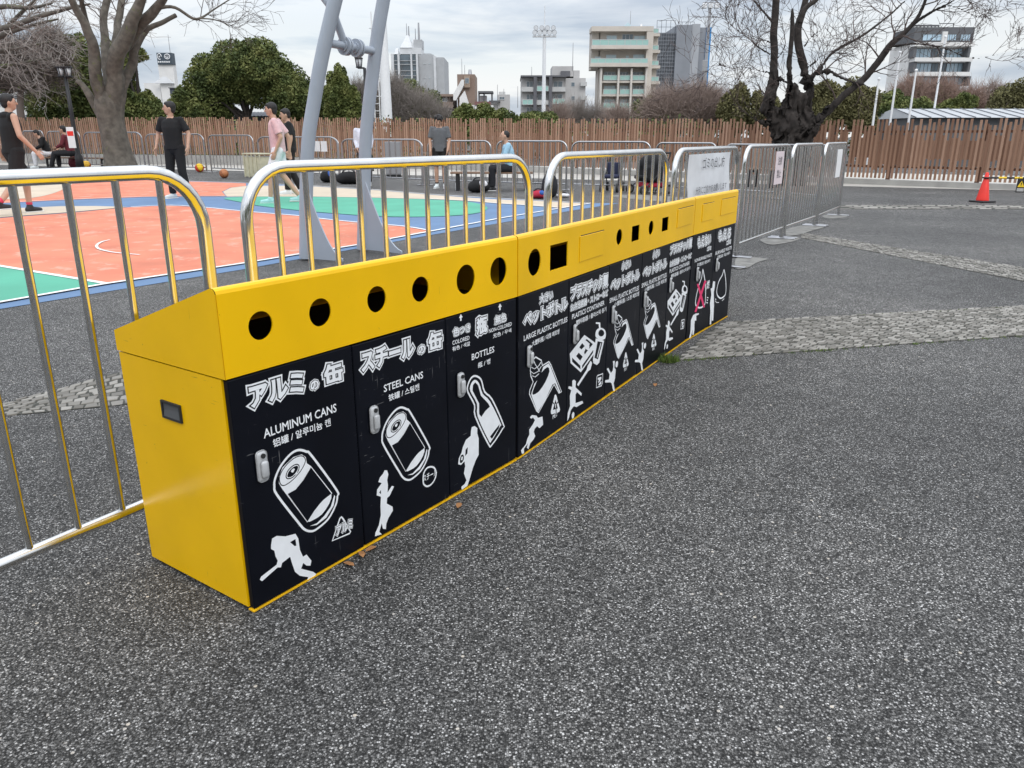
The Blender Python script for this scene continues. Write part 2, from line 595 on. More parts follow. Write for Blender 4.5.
sheet('court_beige_border', [(223, 192), (231, 188), (246, 186.2), (299, 185.8), (376, 190.5), (430, 195.1), (492, 199.5), (530, 200.9), (586, 204), (563, 208.6), (530, 206), (492, 203.4), (467, 201.3), (430, 199.5), (376, 198), (322, 197), (240, 196.8), (227, 197)], .008, 'court_beige')
sheet('court_green_zone', [(224, 199), (240, 197.4), (280, 197.2), (322, 197.5), (376, 198.5), (430, 200.1), (467, 202.2), (484, 206), (487, 210), (472, 214.6), (430, 217.3), (376, 216.8), (322, 213), (299, 211), (257, 206), (240, 202.5)], .012, 'court_green', 3)
sheet('court_green_corner', [(-240, 233.5), (0, 267.8), (103, 285), (0, 302.6), (-240, 340)], .012, 'court_green')
b = MB()
ribbon(b, [(-240, 342.5), (0, 303.8), (107, 285), (240, 265), (299, 255.3), (357, 246), (430, 232.3), (503, 218.5), (567, 207.8), (592, 203.6)], .055, .016)
ribbon(b, [(-240, 233), (0, 267.3), (106, 285)], .055, .0165)
ribbon(b, smooth([(131, 207.5), (170, 205.8), (205, 208), (230, 210.5), (257, 213), (299, 216.5), (322, 219.5), (355, 222.8), (403, 227), (430, 231.5)], 3), .05, .0157)
ribbon(b, smooth([(430, 199.4), (467, 201.3), (492, 203.4), (530, 206), (563, 208.6)], 3), .05, .0162)
ribbon(b, smooth([(140, 256), (125, 254.8), (110, 253), (99, 250), (97, 246.5), (102, 243), (110, 241)], 3), .03, .0163)
ribbon(b, smooth([(-110, 208), (0, 203.2), (50, 201), (96, 199), (148, 197.2), (226, 196.7)], 3), .04, .0161)
ribbon(b, smooth([(-90, 168.7), (0, 172.2), (140, 179.7), (246, 183.4), (299, 185.5), (376, 190.2), (430, 194.8), (530, 200.6), (588, 203.8)], 2), .05, .0159)
struct(b.build('court_line', 'court_white'))

# --- bands of paving stones set in the asphalt
def cobbles(name, A, B, C, D, size, seed):
    """A-B one long edge, D-C the other; small jittered blocks in staggered rows"""
    rnd = random.Random(seed)
    A, B, C, D = [Vector((p[0], p[1], 0)) for p in (A, B, C, D)]
    w = ((D - A).length + (C - B).length) / 2
    Ln = ((B - A).length + (C - D).length) / 2
    nv, nu = max(1, round(w / size)), round(Ln / (size * 1.25))
    def bil(u, v):
        return (A * (1 - u) + B * u) * (1 - v) + (D * (1 - u) + C * u) * v
    b = MB()
    b.poly([bil(0, 0) + Vector((0, 0, .003)), bil(1, 0) + Vector((0, 0, .003)), bil(1, 1) + Vector((0, 0, .003)), bil(0, 1) + Vector((0, 0, .003))], 1)
    for j in range(nv):
        for i in range(nu):
            off = (.5 if j % 2 else 0) + .12 * math.sin(j * 1.7)
            u0, u1, v0, v1 = (i + off) / nu, (i + off + 1) / nu, j / nv, (j + 1) / nv
            if u1 > 1.002:
                continue
            q = [bil(u0, v0), bil(u1, v0), bil(u1, v1), bil(u0, v1)]
            c = sum(q, Vector()) / 4
            k = rnd.uniform(.74, .92)
            h = rnd.uniform(.004, .009)
            tl = [rnd.uniform(-.002, .002) for _ in range(4)]
            o_ = [c + (p - c) * k + Vector((rnd.uniform(-.006, .006), rnd.uniform(-.006, .006), 0)) for p in q]
            bot = [p + Vector((0, 0, .001)) for p in o_]
            mid = [p + Vector((0, 0, h * .7)) for p in o_]
            top = [c + (p - c) * .90 + Vector((0, 0, h + t)) for p, t in zip(o_, tl)]
            n = b.pts(bot + mid + top)
            r = rnd.random()
            for s_ in range(4):
                t_ = (s_ + 1) % 4
                b.face((n + s_, n + t_, n + 4 + t_, n + 4 + s_), 0, False, r)
                b.face((n + 4 + s_, n + 4 + t_, n + 8 + t_, n + 8 + s_), 0, False, r)
            b.face((n + 8, n + 9, n + 10, n + 11), 0, False, r)
    return struct(b.build(name, ['stone', 'joint']))
cobbles('stone_paving', G(674, 361), G(1100, 330.5), G(1100, 301.5), G(722, 322.5), .05, 1)
cobbles('stone_paving', G(801, 238), G(1110, 298.5), G(1110, 281), G(801, 233), .06, 2)
cobbles('stone_paving', G(-22, 419), G(136, 404), G(136, 368), G(-22, 411), .048, 3)
cobbles('paving_strip', G(838, 209.5), G(1180, 209.5), G(1180, 206), G(838, 205), .22, 4)
def patch(px, z=.006):
    me = fill2d([[(p.x, p.y) for p in [Vector(q) for q in smooth([G(*c) for c in px], 4, True)]]])
    b = MB(); b.addmesh(me, 0, Matrix.Translation((0, 0, z)))
    return struct(b.build('concrete_patch', 'mortar'))
patch([(736, 259), (745, 257.5), (757, 258), (768, 259.5), (757, 263), (748, 268), (736, 269)])
patch([(760, 240), (775, 237), (790, 236.5), (800, 239), (788, 243), (770, 245)])
patch([(783, 231), (800, 226), (822, 224), (824, 227.5), (812, 231), (799, 235), (786, 236)])
patch([(822, 216.5), (832, 214.5), (846, 215), (846, 217.5), (830, 219)])
patch([(610, 196), (640, 195), (700, 199), (735, 203), (735, 206), (690, 204), (640, 200)], .006)
# pale path behind the fence
b = MB(); b.poly([(-80, 0, 0), (80, 0, 0), (80, 9, 0), (-80, 9, 0)])
o = struct(b.build('far_path', 'pale_path'))

# --- picket fence on its concrete footing
FB = [(-75, 162.6), (0, 163), (240, 165), (470, 170.2), (550, 173), (785, 181.4), (845, 183.5), (1024, 190.5), (1110, 194)]
KH = [.46, .44, .40, .24, .19, .15, .14, .13, .13]
FH = [2.10, 2.05, 2.0, 1.84, 1.78, 1.66, 1.62, 1.60, 1.58]
fp = [G(*p) for p in FB]
o.location = (0, 0, .004)
for v, (x, y) in zip(o.data.vertices, [(fp[1].x - 20, fp[1].y + 8), (fp[-1].x + 8, fp[-1].y - 3.5), (fp[-1].x + 12, fp[-1].y + 3), (fp[1].x - 10, fp[1].y + 16)]):
    v.co = (x, y, 0)
def fence(label, i0, i1, seed):
    rnd = random.Random(seed)
    root = thing('picket_fence', label, 'fence', fp[i0])
    org = fp[i0]
    kb, pk, rl = MB(), MB(), MB()
    for i in range(i0, i1):
        a, c = fp[i] - org, fp[i + 1] - org
        d = c - a; Ln = d.length; ang = math.atan2(d.y, d.x)
        T = Matrix.Translation(a) @ Matrix.Rotation(ang, 4, 'Z')
        def H(t, arr): return arr[i] + (arr[i + 1] - arr[i]) * t
        n0 = kb.pts([T @ Vector(p) for p in ((0, -.09, 0), (Ln, -.09, 0), (Ln, .16, 0), (0, .16, 0), (0, -.09, KH[i]), (Ln, -.09, KH[i + 1]), (Ln, .16, KH[i + 1]), (0, .16, KH[i]))])
        for q in ((4, 5, 6, 7), (0, 1, 5, 4), (1, 2, 6, 5), (2, 3, 7, 6), (3, 0, 4, 7)):
            kb.face([n0 + k for k in q])
        x = .0
        sp = .102
        k = 0
        while x < Ln - .1:
            t = x / Ln
            kh, fh = H(t, KH), H(t, FH)
            hgt = fh - kh
            top = fh - rnd.choice([0, 0, .0, .0, .03, .08, .15])
            pk.box(x, x + .054, .012, .030, kh + .03, top, T=T, r=rnd.random())
            if rnd.random() < .93:
                u0 = kh + hgt * rnd.choice([.16, .22, .25, .34, .36])
                u1 = kh + hgt * rnd.choice([.66, .70, .74, .80, .90])
                pk.box(x + .052, x + .104, .036, .052, u0, u1, T=T, r=rnd.random() * .8)
            x += sp; k += 1
        for fz in (.22, .52, .80):
            rl.box(0, Ln, .068, .11, H(.5, KH) + (H(.5, FH) - H(.5, KH)) * fz - .03, H(.5, KH) + (H(.5, FH) - H(.5, KH)) * fz + .03, T=T)
        npost = max(1, int(Ln / 2))
        for j in range(npost):
            xx = Ln * (j + .5) / npost
            p = MB(); p.box(xx - .045, xx + .045, .071, .15, .02, H(.5, FH) - .12, T=T); p.build('post', 'fence_rail', root)
    pk.build('boards', 'pick', root)
    rl.build('rails', 'fence_rail', root)
    kb.build('footing', 'concrete', root)
    return root
fence('brown board fence behind the court left of the grey goal posts', 0, 2, 1)
fence('brown picket fence between the grey goal posts and the dark gnarled tree', 2, 5, 2)
fence('brown picket fence on a low kerb behind the red cone, right of the gnarled tree', 5, 8, 3)

# =================================================================== RECYCLING BINS
ZD, ZT, ZB, DEP = .647, .866, .703, .456
UN = [(Vector((-.68316, 1.74936, 0)), R(55.043), 1.22676), (Vector((.01973, 2.75479, 0)), R(60.127), 2.0983), (Vector((1.06486, 4.57431, 0)), R(57.254), .81936)]
def FS(u, px, py):
    """pixel -> (along the front, height) on the front plane of bin u"""
    P, th, _ = UN[u]
    n = Vector((-math.sin(th), math.cos(th), 0)); d = Vector((math.cos(th), math.sin(th), 0))
    r = ray(px, py)
    t = P.dot(n) / (r.x * n.x + r.y * n.y)
    q = Vector((r.x * t, r.y * t, 0)) - P
    return q.dot(d), CAMH + r.z * t
TOXZ = Matrix(((1, 0, 0, 0), (0, 0, 1, 0), (0, 1, 0, 0), (0, 0, 0, 1)))     # (x, y) -> (x, z)
def circ(cx, cz, r, n=28, rz=None):
    rz = rz or r
    return [(cx + r * math.cos(2 * math.pi * i / n), cz + rz * math.sin(2 * math.pi * i / n)) for i in range(n)]
class Print:
    """flat printed pieces on a door; each layer lies a hair in front of the one before"""
    def __init__(s, name):
        s.name, s.all = name, []
        s.new()
    def new(s):
        s.b, s.y = MB(), -.0164
        s.all.append(s.b)
    def layer(s, loops, mi):
        if not isinstance(loops[0][0], (tuple, list)):
            loops = [loops]
        s.b.addmesh(fill2d(loops), mi, Matrix.Translation((0, s.y, 0)) @ TOXZ)
        s.y -= .00012
    def text(s, u, body, lb, rt, style=0, h=None, y=None):
        """lb: pixel of the lower left corner, rt: of the upper right one, h: height in pixels at the left end"""
        s.new()
        s0, z0 = FS(u, *lb)
        s1, z1 = FS(u, *rt)
        if h:
            z1 = FS(u, lb[0], lb[1] - h)[1]
        core = text2d(body, .03 if style else .008)
        x0, x1, y0, y1 = bounds(core)
        sx, sy = (s1 - s0) / (x1 - x0), (z1 - z0) / (y1 - y0)
        y = y or s.y
        for off, mi in (((.165, 0), (.095, 1), (.046, 0)) if style == 1 else ((.14, 0), (.075, 1), (.036, 0)) if style == 2 else ((.014, 0),)):
            T = Matrix.Translation((s0, y, z0)) @ TOXZ @ Matrix.Diagonal((sx, sy, .0002 / off, 1)) @ Matrix.Translation((-x0, -y0, 0))
            s.b.addmesh(text2d(body, off), mi, T)
            y -= .0005
    def build(s, parent):
        for b in s.all:
            if b.f:
                b.build(s.name, ['white_print', 'black_print', 'pink_print'], parent)
def tr(u, pts, sc, ox, oy, to=None, k=1., ref=None, sm=0):
    """zoomed photo coordinates -> door plane; optionally moved so that ref lands on pixel 'to' of bin to[0]"""
    q = [FS(u, x / sc + ox, y / sc + oy) for x, y in pts]
    if to:
        r0 = FS(u, *ref)
        r1 = FS(to[0], to[1], to[2])
        q = [(r1[0] + (a - r0[0]) * k, r1[1] + (c - r0[1]) * k) for a, c in q]
    if sm:
        q = smooth(q, sm, True)
    return q
def inset(pts, d):
    """move a closed outline inwards by d"""
    n = len(pts)
    ar = sum(pts[i][0] * pts[(i + 1) % n][1] - pts[(i + 1) % n][0] * pts[i][1] for i in range(n))
    sg = 1 if ar > 0 else -1
    o_ = []
    for i in range(n):
        a, p, c = Vector(pts[i - 1]), Vector(pts[i]), Vector(pts[(i + 1) % n])
        e1, e2 = (p - a), (c - p)
        if e1.length < 1e-9 or e2.length < 1e-9:
            o_.append(tuple(p)); continue
        nn = (Vector((-e1.y, e1.x)).normalized() + Vector((-e2.y, e2.x)).normalized())
        nn = nn.normalized() if nn.length > 1e-6 else Vector((0, 0))
        q = p + nn * (d * sg)
        o_.append((q.x, q.y))
    return o_
def stroke(p, w):
    """outline of a straight or bent line of width w"""
    a, c = [], []
    p = [Vector(q) for q in p]
    for i, q in enumerate(p):
        d = (p[min(i + 1, len(p) - 1)] - p[max(0, i - 1)]).normalized()
        n = Vector((-d.y, d.x)) * w / 2
        a.append(tuple(q + n)); c.append(tuple(q - n))
    return a + c[::-1]

Z1 = (4.514, 240, 430)
def can(P, to=None, k=1.):
    ref = (240 + 296 / 4.514, 430 + 273 / 4.514)
    f = lambda pts, sm=0: tr(0, pts, *Z1, to=to, k=k, ref=ref, sm=sm)
    P.new()
    outer = f([(262, 85), (300, 92), (327, 112), (440, 268), (443, 300), (435, 340), (400, 405), (345, 453), (315, 462), (288, 453), (262, 425), (163, 297), (150, 255), (155, 215), (180, 160), (222, 108)], 4)
    P.layer(outer, 0)
    P.layer(inset(outer, .0068), 1)
    P.layer(f([(190, 266), (175, 240), (176, 210), (192, 168), (240, 122), (278, 110), (296, 122), (301, 150), (320, 163), (416, 285), (303, 417)]), 0)
    lid = f([(176, 232), (178, 205), (200, 165), (240, 127), (275, 114), (293, 124), (295, 146), (275, 185), (240, 225), (205, 250), (185, 250)], 3)
    P.layer(lid, 1)
    P.layer(inset(lid, .0028), 0)
    ring = f([(205, 212), (212, 185), (236, 160), (258, 152), (268, 163), (262, 188), (238, 215), (215, 222)], 3)
    P.layer(ring, 1)
    P.layer(inset(ring, .003), 0)
    P.layer(inset(ring, .0055), 1)
    P.layer(f([(228, 186), (238, 174), (246, 176), (238, 192)], 2), 0)
    P.layer(f([(240, 205), (252, 190), (258, 180), (256, 196)], 2), 0)
    P.layer(f([(214, 288), (250, 268), (285, 225), (319, 168), (411, 286), (370, 322), (335, 362), (303, 412)]), 1)
    P.layer(f([(306, 414), (322, 385), (345, 350), (375, 315), (411, 291), (402, 330), (368, 380), (330, 405)], 2), 0)
    P.layer(f([(313, 433), (345, 420), (380, 385), (408, 345), (424, 292), (428, 300), (421, 340), (388, 395), (345, 428)]), 0)
Z4 = (6.983, 515, 350)
def pet(P, to=None, k=1.):
    ref = (515 + 190 / 6.983, 350 + 235 / 6.983)
    f = lambda pts, sm=0: tr(1, pts, *Z4, to=to, k=k, ref=ref, sm=sm)
    P.new()
    body = f([(108, 185), (104, 140), (114, 72), (145, 44), (186, 68), (192, 104), (237, 76), (252, 100), (327, 292), (306, 306), (272, 245), (215, 350), (165, 441), (148, 428), (98, 310), (100, 282), (124, 222), (114, 200)])
    P.layer(body, 0)
    P.layer(inset(body, .006), 1)
    P.layer(f([(115, 298), (135, 236), (160, 205), (182, 165), (196, 118), (234, 92), (246, 112), (316, 292), (308, 298), (280, 232), (262, 240), (212, 345), (163, 428), (152, 420), (112, 312)]), 0)
    P.layer(f([(126, 312), (122, 292), (148, 226), (182, 160), (226, 118), (240, 150), (212, 222), (166, 290)], 2), 1)
    for q in ([(110, 150), (130, 165), (160, 150), (184, 112)], [(114, 120), (135, 132), (165, 110), (180, 84)], [(118, 180), (140, 188), (166, 165)], [(128, 70), (140, 100), (160, 130), (172, 150)]):
        P.layer(f(stroke(q, 5)), 0)
def triangle(P, T, u, cx, cy, w, h):
    """small recycling mark: three bent bars round a gap"""
    P.new()
    f = lambda pts: [FS(u, cx + x * w, cy + y * h) for x, y in pts]
    P.layer(f([(-.5, .42), (-.48, .56), (-.38, .60), (.42, .46), (.5, .34), (.46, .24), (.1, -.46), (.0, -.52), (-.1, -.44)]), 0)
    P.layer(f([(-.27, .36), (.0, -.22), (.26, .26)]), 1)
    P.layer(f(stroke([(-.36, -.10), (-.14, .02)], .07)), 1)
    P.layer(f(stroke([(.14, .0), (.36, -.14)], .07)), 1)
    P.layer(f(stroke([(.04, .24), (.10, .62)], .07)), 1)
    P.layer(f([(-.035, .02), (.04, 0), (.045, .24), (-.03, .26)]), 0)
    T.text(u, 'PET', (cx - w * .30, cy + h * .86), (cx + w * .24, cy + h * .58), 0, h=h * .2)
Z5 = (6.983, 560, 320)
def bento(P, to=None, k=1.):
    ref = (560 + 158 / 6.983, 320 + 235 / 6.983)
    f = lambda pts, sm=0: tr(1, pts, *Z5, to=to, k=k, ref=ref, sm=sm)
    P.new()
    P.layer(f([(68, 235), (170, 104), (247, 160), (241, 232), (145, 366), (73, 300)]), 0)
    P.layer(f([(84, 262), (141, 318), (143, 344), (85, 292)]), 1)
    P.layer(f([(154, 318), (232, 208), (230, 228), (153, 340)]), 1)
    P.layer(f([(112, 252), (130, 228), (158, 256), (140, 284)]), 1)
    P.layer(f([(134, 190), (154, 162), (172, 182), (148, 206)]), 1)
    P.layer(f([(168, 225), (178, 200), (200, 185), (208, 165), (190, 150), (178, 140), (186, 132), (228, 168), (172, 240)]), 1)
    P.layer(f([(176, 196), (190, 172), (204, 182), (196, 212)], 2), 0)
    P.new()
    P.layer(f([(250, 15), (281, 17), (283, 58), (272, 58), (270, 28), (250, 27)]), 0)
    lid = f([(250, 120), (248, 92), (258, 66), (284, 54), (310, 66), (320, 92), (314, 130), (282, 140)], 3)
    P.layer(lid, 0)
    P.layer(f([(268, 100), (270, 80), (286, 66), (304, 78), (308, 98), (296, 112), (280, 114)], 2), 1)
    P.layer(f([(249, 128), (308, 144), (272, 300), (256, 314), (234, 302), (229, 280)]), 0)
    P.layer(f([(262, 148), (296, 156), (264, 274), (240, 264)]), 1)
    P.layer(f(stroke([(284, 162), (258, 262)], 5)), 0)
    P.new()
    P.layer(f([(119, 450), (186, 346), (192, 322), (214, 284), (224, 300), (212, 346), (196, 358), (128, 462)]), 0)
    P.layer(f([(85, 425), (98, 416), (111, 428), (108, 470), (152, 512), (148, 530), (118, 503), (108, 520), (108, 580), (156, 565), (162, 580), (115, 608), (96, 602), (75, 630), (60, 690), (50, 705), (54, 650), (70, 600), (68, 530), (78, 490), (57, 478), (60, 463), (85, 466)]), 0)
    P.new()
    P.layer(f([(82, 660), (92, 642), (100, 652), (96, 680), (84, 688)], 2), 0)
    P.new()
    mk = f([(256, 396), (262, 384), (300, 371), (298, 440), (290, 462), (252, 476)])
    P.layer(mk, 0)
    P.layer(inset(mk, .006), 1)
    P.layer(f([(264, 404), (288, 396), (288, 410), (276, 432), (264, 440), (272, 416), (264, 418)]), 0)
    P.layer(f([(268, 448), (288, 424), (288, 446), (270, 458)]), 0)
Z6 = (7.677, 605, 300)
def jumper(P, to=None):
    ref = (612.8, 375.5)
    f = lambda pts, sm=0: tr(1, pts, *Z6, to=to, ref=ref, sm=sm)
    P.new()
    P.layer(f([(60, 470), (75, 466), (72, 520), (82, 535), (77, 600), (66, 640), (76, 697), (62, 697), (51, 640), (40, 632), (0, 634), (2, 616), (30, 610), (35, 570), (13, 530), (25, 520), (45, 560), (60, 540), (64, 505)]), 0)
    P.new()
    P.layer(f([(80, 505), (82, 480), (94, 468), (100, 480), (96, 508), (86, 518)], 2), 0)

def sil(P, u, Z, pts, hole=None):
    P.new()
    P.layer(tr(u, pts, *Z), 0)
    if hole:
        P.layer(tr(u, hole, *Z), 1)
def door_print(u, k):
    """lettering and pictograms of door k, returns two Prints"""
    T, P = Print('lettering'), Print('pictogram')
    if k == 0:
        T.text(0, 'アルミ', (250.8, 408.5), (302.3, 372.3), 1, h=22)
        T.text(0, 'の', (310.6, 391), (318.2, 380.4), 1, h=9.5)
        T.text(0, '缶', (325, 385), (341.6, 361.6), 1, h=19.5)
        T.text(0, 'ALUMINUM CANS', (264, 438.6), (336.3, 406.4), h=9.4)
        T.text(0, '铝罐 / 알루미늄 캔', (273.4, 447.8), (330.5, 420.5), h=8.6)
        can(P)
        sil(P, 0, Z1, [(140, 520), (145, 490), (165, 478), (205, 480), (250, 468), (263, 490), (270, 540), (284, 572), (300, 562), (322, 590), (318, 612), (300, 612), (285, 600), (276, 626), (330, 640), (344, 650), (320, 682), (300, 686), (308, 664), (270, 658), (248, 640), (234, 600), (226, 572), (190, 600), (185, 620), (170, 620), (100, 682), (89, 676), (95, 662), (165, 608), (170, 590), (160, 570), (155, 545), (140, 537)], [(226, 506), (250, 492), (254, 522), (246, 524)])
        P.new()
        tri = tr(0, [(414, 503), (448, 398), (458, 388), (468, 398), (502, 458), (495, 470)], *Z1)
        P.layer(tri, 0)
        P.layer(inset(tri, .0055), 1)
        T.text(0, 'アルミ', (240 + 434 / 4.514, 430 + 478 / 4.514), (240 + 504 / 4.514, 430 + 402 / 4.514), 2, h=9.5, y=-.0175)
    if k == 1:
        T.text(0, 'スチール', (361.7, 372.6), (413.3, 339.6), 1, h=19.8)
        T.text(0, 'の', (418, 354.9), (424.7, 345.8), 1, h=8.6)
        T.text(0, '缶', (428.9, 351), (441.4, 330.2), 1, h=17.5)
        T.text(0, 'STEEL CANS', (384, 392.4), (423, 374.2), h=7.4)
        T.text(0, '铁罐 / 스틸캔', (388.8, 401.6), (419.2, 385.2), h=7)
        can(P, (0, 405.2, 443.5), 1.)
        ZD_ = (4.8, 360, 390)
        sil(P, 0, ZD_, [(110, 402), (118, 385), (130, 386), (136, 405), (130, 432), (134, 455), (132, 492), (153, 460), (163, 463), (142, 508), (130, 518), (128, 545), (156, 560), (158, 578), (136, 615), (126, 642), (124, 668), (110, 666), (104, 640), (100, 655), (92, 680), (104, 692), (72, 702), (74, 685), (90, 650), (100, 600), (98, 560), (100, 512), (80, 506), (82, 478), (96, 458), (104, 446), (88, 442), (95, 420)], [(92, 492), (100, 480), (100, 500)])
        P.new()
        c = tr(0, [(300, 425), (306, 392), (325, 368), (352, 366), (366, 385), (366, 415), (350, 448), (325, 466), (304, 456)], *ZD_, sm=4)
        P.layer(c, 0); P.layer(inset(c, .006), 1)
        T.text(0, 'スチール', (360 + 302 / 4.8, 390 + 442 / 4.8), (360 + 368 / 4.8, 390 + 388 / 4.8), 0, h=6.5, y=-.0175)
    if k == 2:
        T.text(0, '色つき', (453, 336.8), (470, 324.4), 2, h=8.6)
        T.text(0, 'COLORED', (452.4, 345.2), (469.4, 338), h=4.3)
        T.text(0, '有色 / 색깔', (452.4, 351.5), (470, 343), h=4.6)
        T.text(0, '瓶', (476.5, 335.4), (486.6, 315.6), 1, h=17)
        T.text(0, '無色', (494.7, 324.8), (506.2, 313.2), 2, h=8.6)
        T.text(0, 'NON-COLORED', (488.9, 333.2), (511.7, 323.9), h=4.0)
        T.text(0, '无色 / 무색', (493, 338.4), (511.2, 329.6), h=4.5)
        T.text(0, 'BOTTLES', (471.8, 360.4), (494.2, 348.6), h=6.4)
        T.text(0, '瓶 / 병', (478, 368.3), (490.2, 359.3), h=5.6)
        for cx, cy in ((460.8, 317.6), (499.9, 307)):
            P.new()
            P.layer([FS(0, cx + x, cy + y) for x, y in ((0, -3.6), (1.9, -.4), (.7, -.1), (.7, 3), (-.7, 3.4), (-.7, .3), (-1.9, .5))], 0)
        ZF = (5.486, 440, 360)
        P.new()
        f = lambda pts, sm=0: tr(0, pts, *ZF, sm=sm)
        o_ = f([(195, 82), (228, 104), (247, 170), (288, 212), (350, 350), (345, 380), (285, 470), (262, 464), (190, 312), (186, 250), (150, 180), (148, 142), (168, 96)], 3)
        P.layer(o_, 0); P.layer(inset(o_, .007), 1)
        i_ = f([(190, 108), (214, 128), (234, 185), (274, 227), (332, 346), (328, 366), (281, 446), (266, 440), (206, 310), (202, 240), (166, 172), (168, 134)], 3)
        P.layer(i_, 0)
        P.layer(f([(192, 122), (208, 138), (224, 196), (264, 238), (273, 256), (248, 280), (226, 312), (214, 296), (214, 238), (178, 168), (180, 138)]), 1)
        P.layer(f([(274, 420), (300, 385), (326, 352), (322, 374), (284, 432)]), 1)
        sil(P, 0, ZF, [(170, 388), (174, 368), (190, 362), (205, 374), (204, 402), (212, 430), (212, 520), (196, 550), (180, 592), (160, 660), (150, 690), (120, 712), (117, 695), (135, 680), (145, 660), (131, 622), (138, 582), (134, 556), (115, 576), (99, 572), (103, 540), (118, 508), (125, 478), (142, 438), (168, 416)], [(140, 492), (152, 478), (150, 512), (138, 526)])
        P.layer(f([(108, 556), (114, 524), (128, 520), (130, 545), (116, 566)], 2), 1)
        P.layer(f([(114, 548), (118, 530), (125, 530), (122, 550)]), 0)
    if k == 3:
        T.text(1, '大きい', (539.5, 304.2), (553, 290.4), 2, h=9.3)
        T.text(1, 'ペットボトル', (523.8, 327), (567.3, 299.8), 1, h=13.2)
        T.text(1, 'LARGE PLASTIC BOTTLES', (523.8, 341.2), (567.3, 320.1), h=5.4)
        T.text(1, '大塑料瓶 / 대형 페트병', (531.9, 346.6), (559.3, 331.8), h=5.4)
        pet(P)
        triangle(P, T, 1, 515 + 282 / 6.983, 350 + 374 / 6.983, 9.2, 18)
        sil(P, 1, Z4, [(104, 470), (118, 454), (150, 458), (160, 474), (192, 464), (196, 522), (170, 546), (154, 531), (136, 552), (131, 572), (141, 600), (131, 622), (106, 652), (93, 692), (82, 682), (90, 652), (62, 690), (63, 722), (48, 724), (41, 700), (75, 660), (86, 620), (100, 590), (99, 556), (124, 520), (139, 490), (126, 472), (112, 480)])
    if k == 4:
        T.text(1, 'プラスチック類', (571, 300.8), (608, 273.4), 1, h=13.6)
        T.text(1, 'お弁当容器・ストローなど', (570.4, 311.8), (608, 291.4), 2, h=7)
        T.text(1, 'PLASTICS CONTAINER', (572, 319.4), (604.3, 302.2), h=5)
        T.text(1, '塑料容器 / 플라스틱 용기', (576, 325.6), (606.3, 308), h=5.2)
        bento(P)
    if k in (5, 6):
        w = [((621.4, 271), (631, 261.5)), ((610.6, 291), (639.6, 269.3)), ((609.6, 303.2), (639, 286.8)), ((614.1, 307.3), (639, 293.3))] if k == 5 else \
            [((652.4, 259.3), (660, 250)), ((642.9, 277.5), (667, 257.4)), ((641.6, 288), (666.6, 272.8)), ((644.6, 292.1), (666.4, 279.2))]
        T.text(1, '小さい', *w[0], 2, h=8.5 if k == 5 else 8)
        T.text(1, 'ペットボトル', *w[1], 1, h=10.6 if k == 5 else 9.8)
        T.text(1, 'SMALL PLASTIC BOTTLES', *w[2], h=4.8 if k == 5 else 4.4)
        T.text(1, '小塑料瓶 / 소형 페트병', *w[3], h=4.8 if k == 5 else 4.3)
        pet(P, (1, 621.7, 336.2) if k == 5 else (1, 650.6, 318.2), .94)
        jumper(P, None if k == 5 else (1, 641.5, 356))
        triangle(P, T, 1, *((625.8, 359.3, 5.6, 14) if k == 5 else (653.8, 340, 5, 12.5)))
    if k == 7:
        T.text(1, 'プラスチック類', (670.1, 255.4), (692, 240.2), 1, h=9.2)
        T.text(1, 'お弁当容器・ストローなど', (669.6, 267.3), (691.6, 254.6), 2, h=5.8)
        T.text(1, 'PLASTICS CONTAINER', (669.6, 273.3), (689.4, 263.4), h=3.8)
        T.text(1, '塑料容器 / 플라스틱 용기', (670.8, 278.5), (690, 268.7), h=3.9)
        bento(P, (1, 674.3, 302.4), .93)
    Z9 = (8.53, 655, 270)
    if k == 8:
        T.text(2, 'もえない', (697.2, 248.2), (711.4, 233), 2, h=10.2)
        T.text(2, 'ゴミ', (707, 251), (711.2, 246.2), 2, h=4)
        T.text(2, 'NON-BURNABLE WASTE', (694.6, 262.6), (712, 252.4), h=3.3)
        T.text(2, '不可燃垃圾 / 불연쓰레기', (697, 267), (710.3, 259), h=3.4)
        f = lambda pts, sm=0: tr(2, pts, *Z9, sm=sm)
        P.new()
        fl = f([(408, -14), (424, 60), (432, 120), (434, 220), (424, 300), (380, 330), (344, 300), (350, 220), (372, 130), (396, 60)], 3)
        P.layer(fl, 0); P.layer(inset(fl, .011), 1)
        P.layer(f(stroke([(364, 118), (390, 210), (418, 318)], 16)), 2)
        P.layer(f(stroke([(430, 90), (390, 215), (344, 358)], 16)), 2)
        T.text(2, '燃', (655 + 436 / 8.53, 270 + 168 / 8.53), (655 + 468 / 8.53, 270 + 82 / 8.53))
        T.text(2, 'ミ', (655 + 436 / 8.53, 270 + 292 / 8.53), (655 + 456 / 8.53, 270 + 225 / 8.53))
        sil(P, 2, Z9, [(325, 385), (346, 372), (374, 368), (374, 378), (352, 390), (352, 432), (340, 432), (336, 462), (336, 505), (330, 552), (318, 552), (320, 505), (306, 572), (290, 582), (300, 540), (305, 480), (306, 430)])
    if k == 9:
        T.text(2, 'もえる', (718, 241.8), (731.2, 227.5), 2, h=10)
        T.text(2, 'ゴミ', (726.4, 245), (731, 239), 2, h=4.6)
        T.text(2, 'BURNABLE WASTE', (715.4, 255.2), (731.6, 247.6), h=3.5)
        T.text(2, '可燃垃圾 / 타는쓰레기', (717.2, 259.2), (730.1, 252), h=3.4)
        f = lambda pts, sm=0: tr(2, pts, *Z9, sm=sm)
        P.new()
        fl = f([(590, -8), (604, 70), (608, 150), (600, 215), (562, 248), (532, 225), (524, 175), (542, 95), (572, 40)], 3)
        P.layer(fl, 0); P.layer(inset(fl, .011), 1)
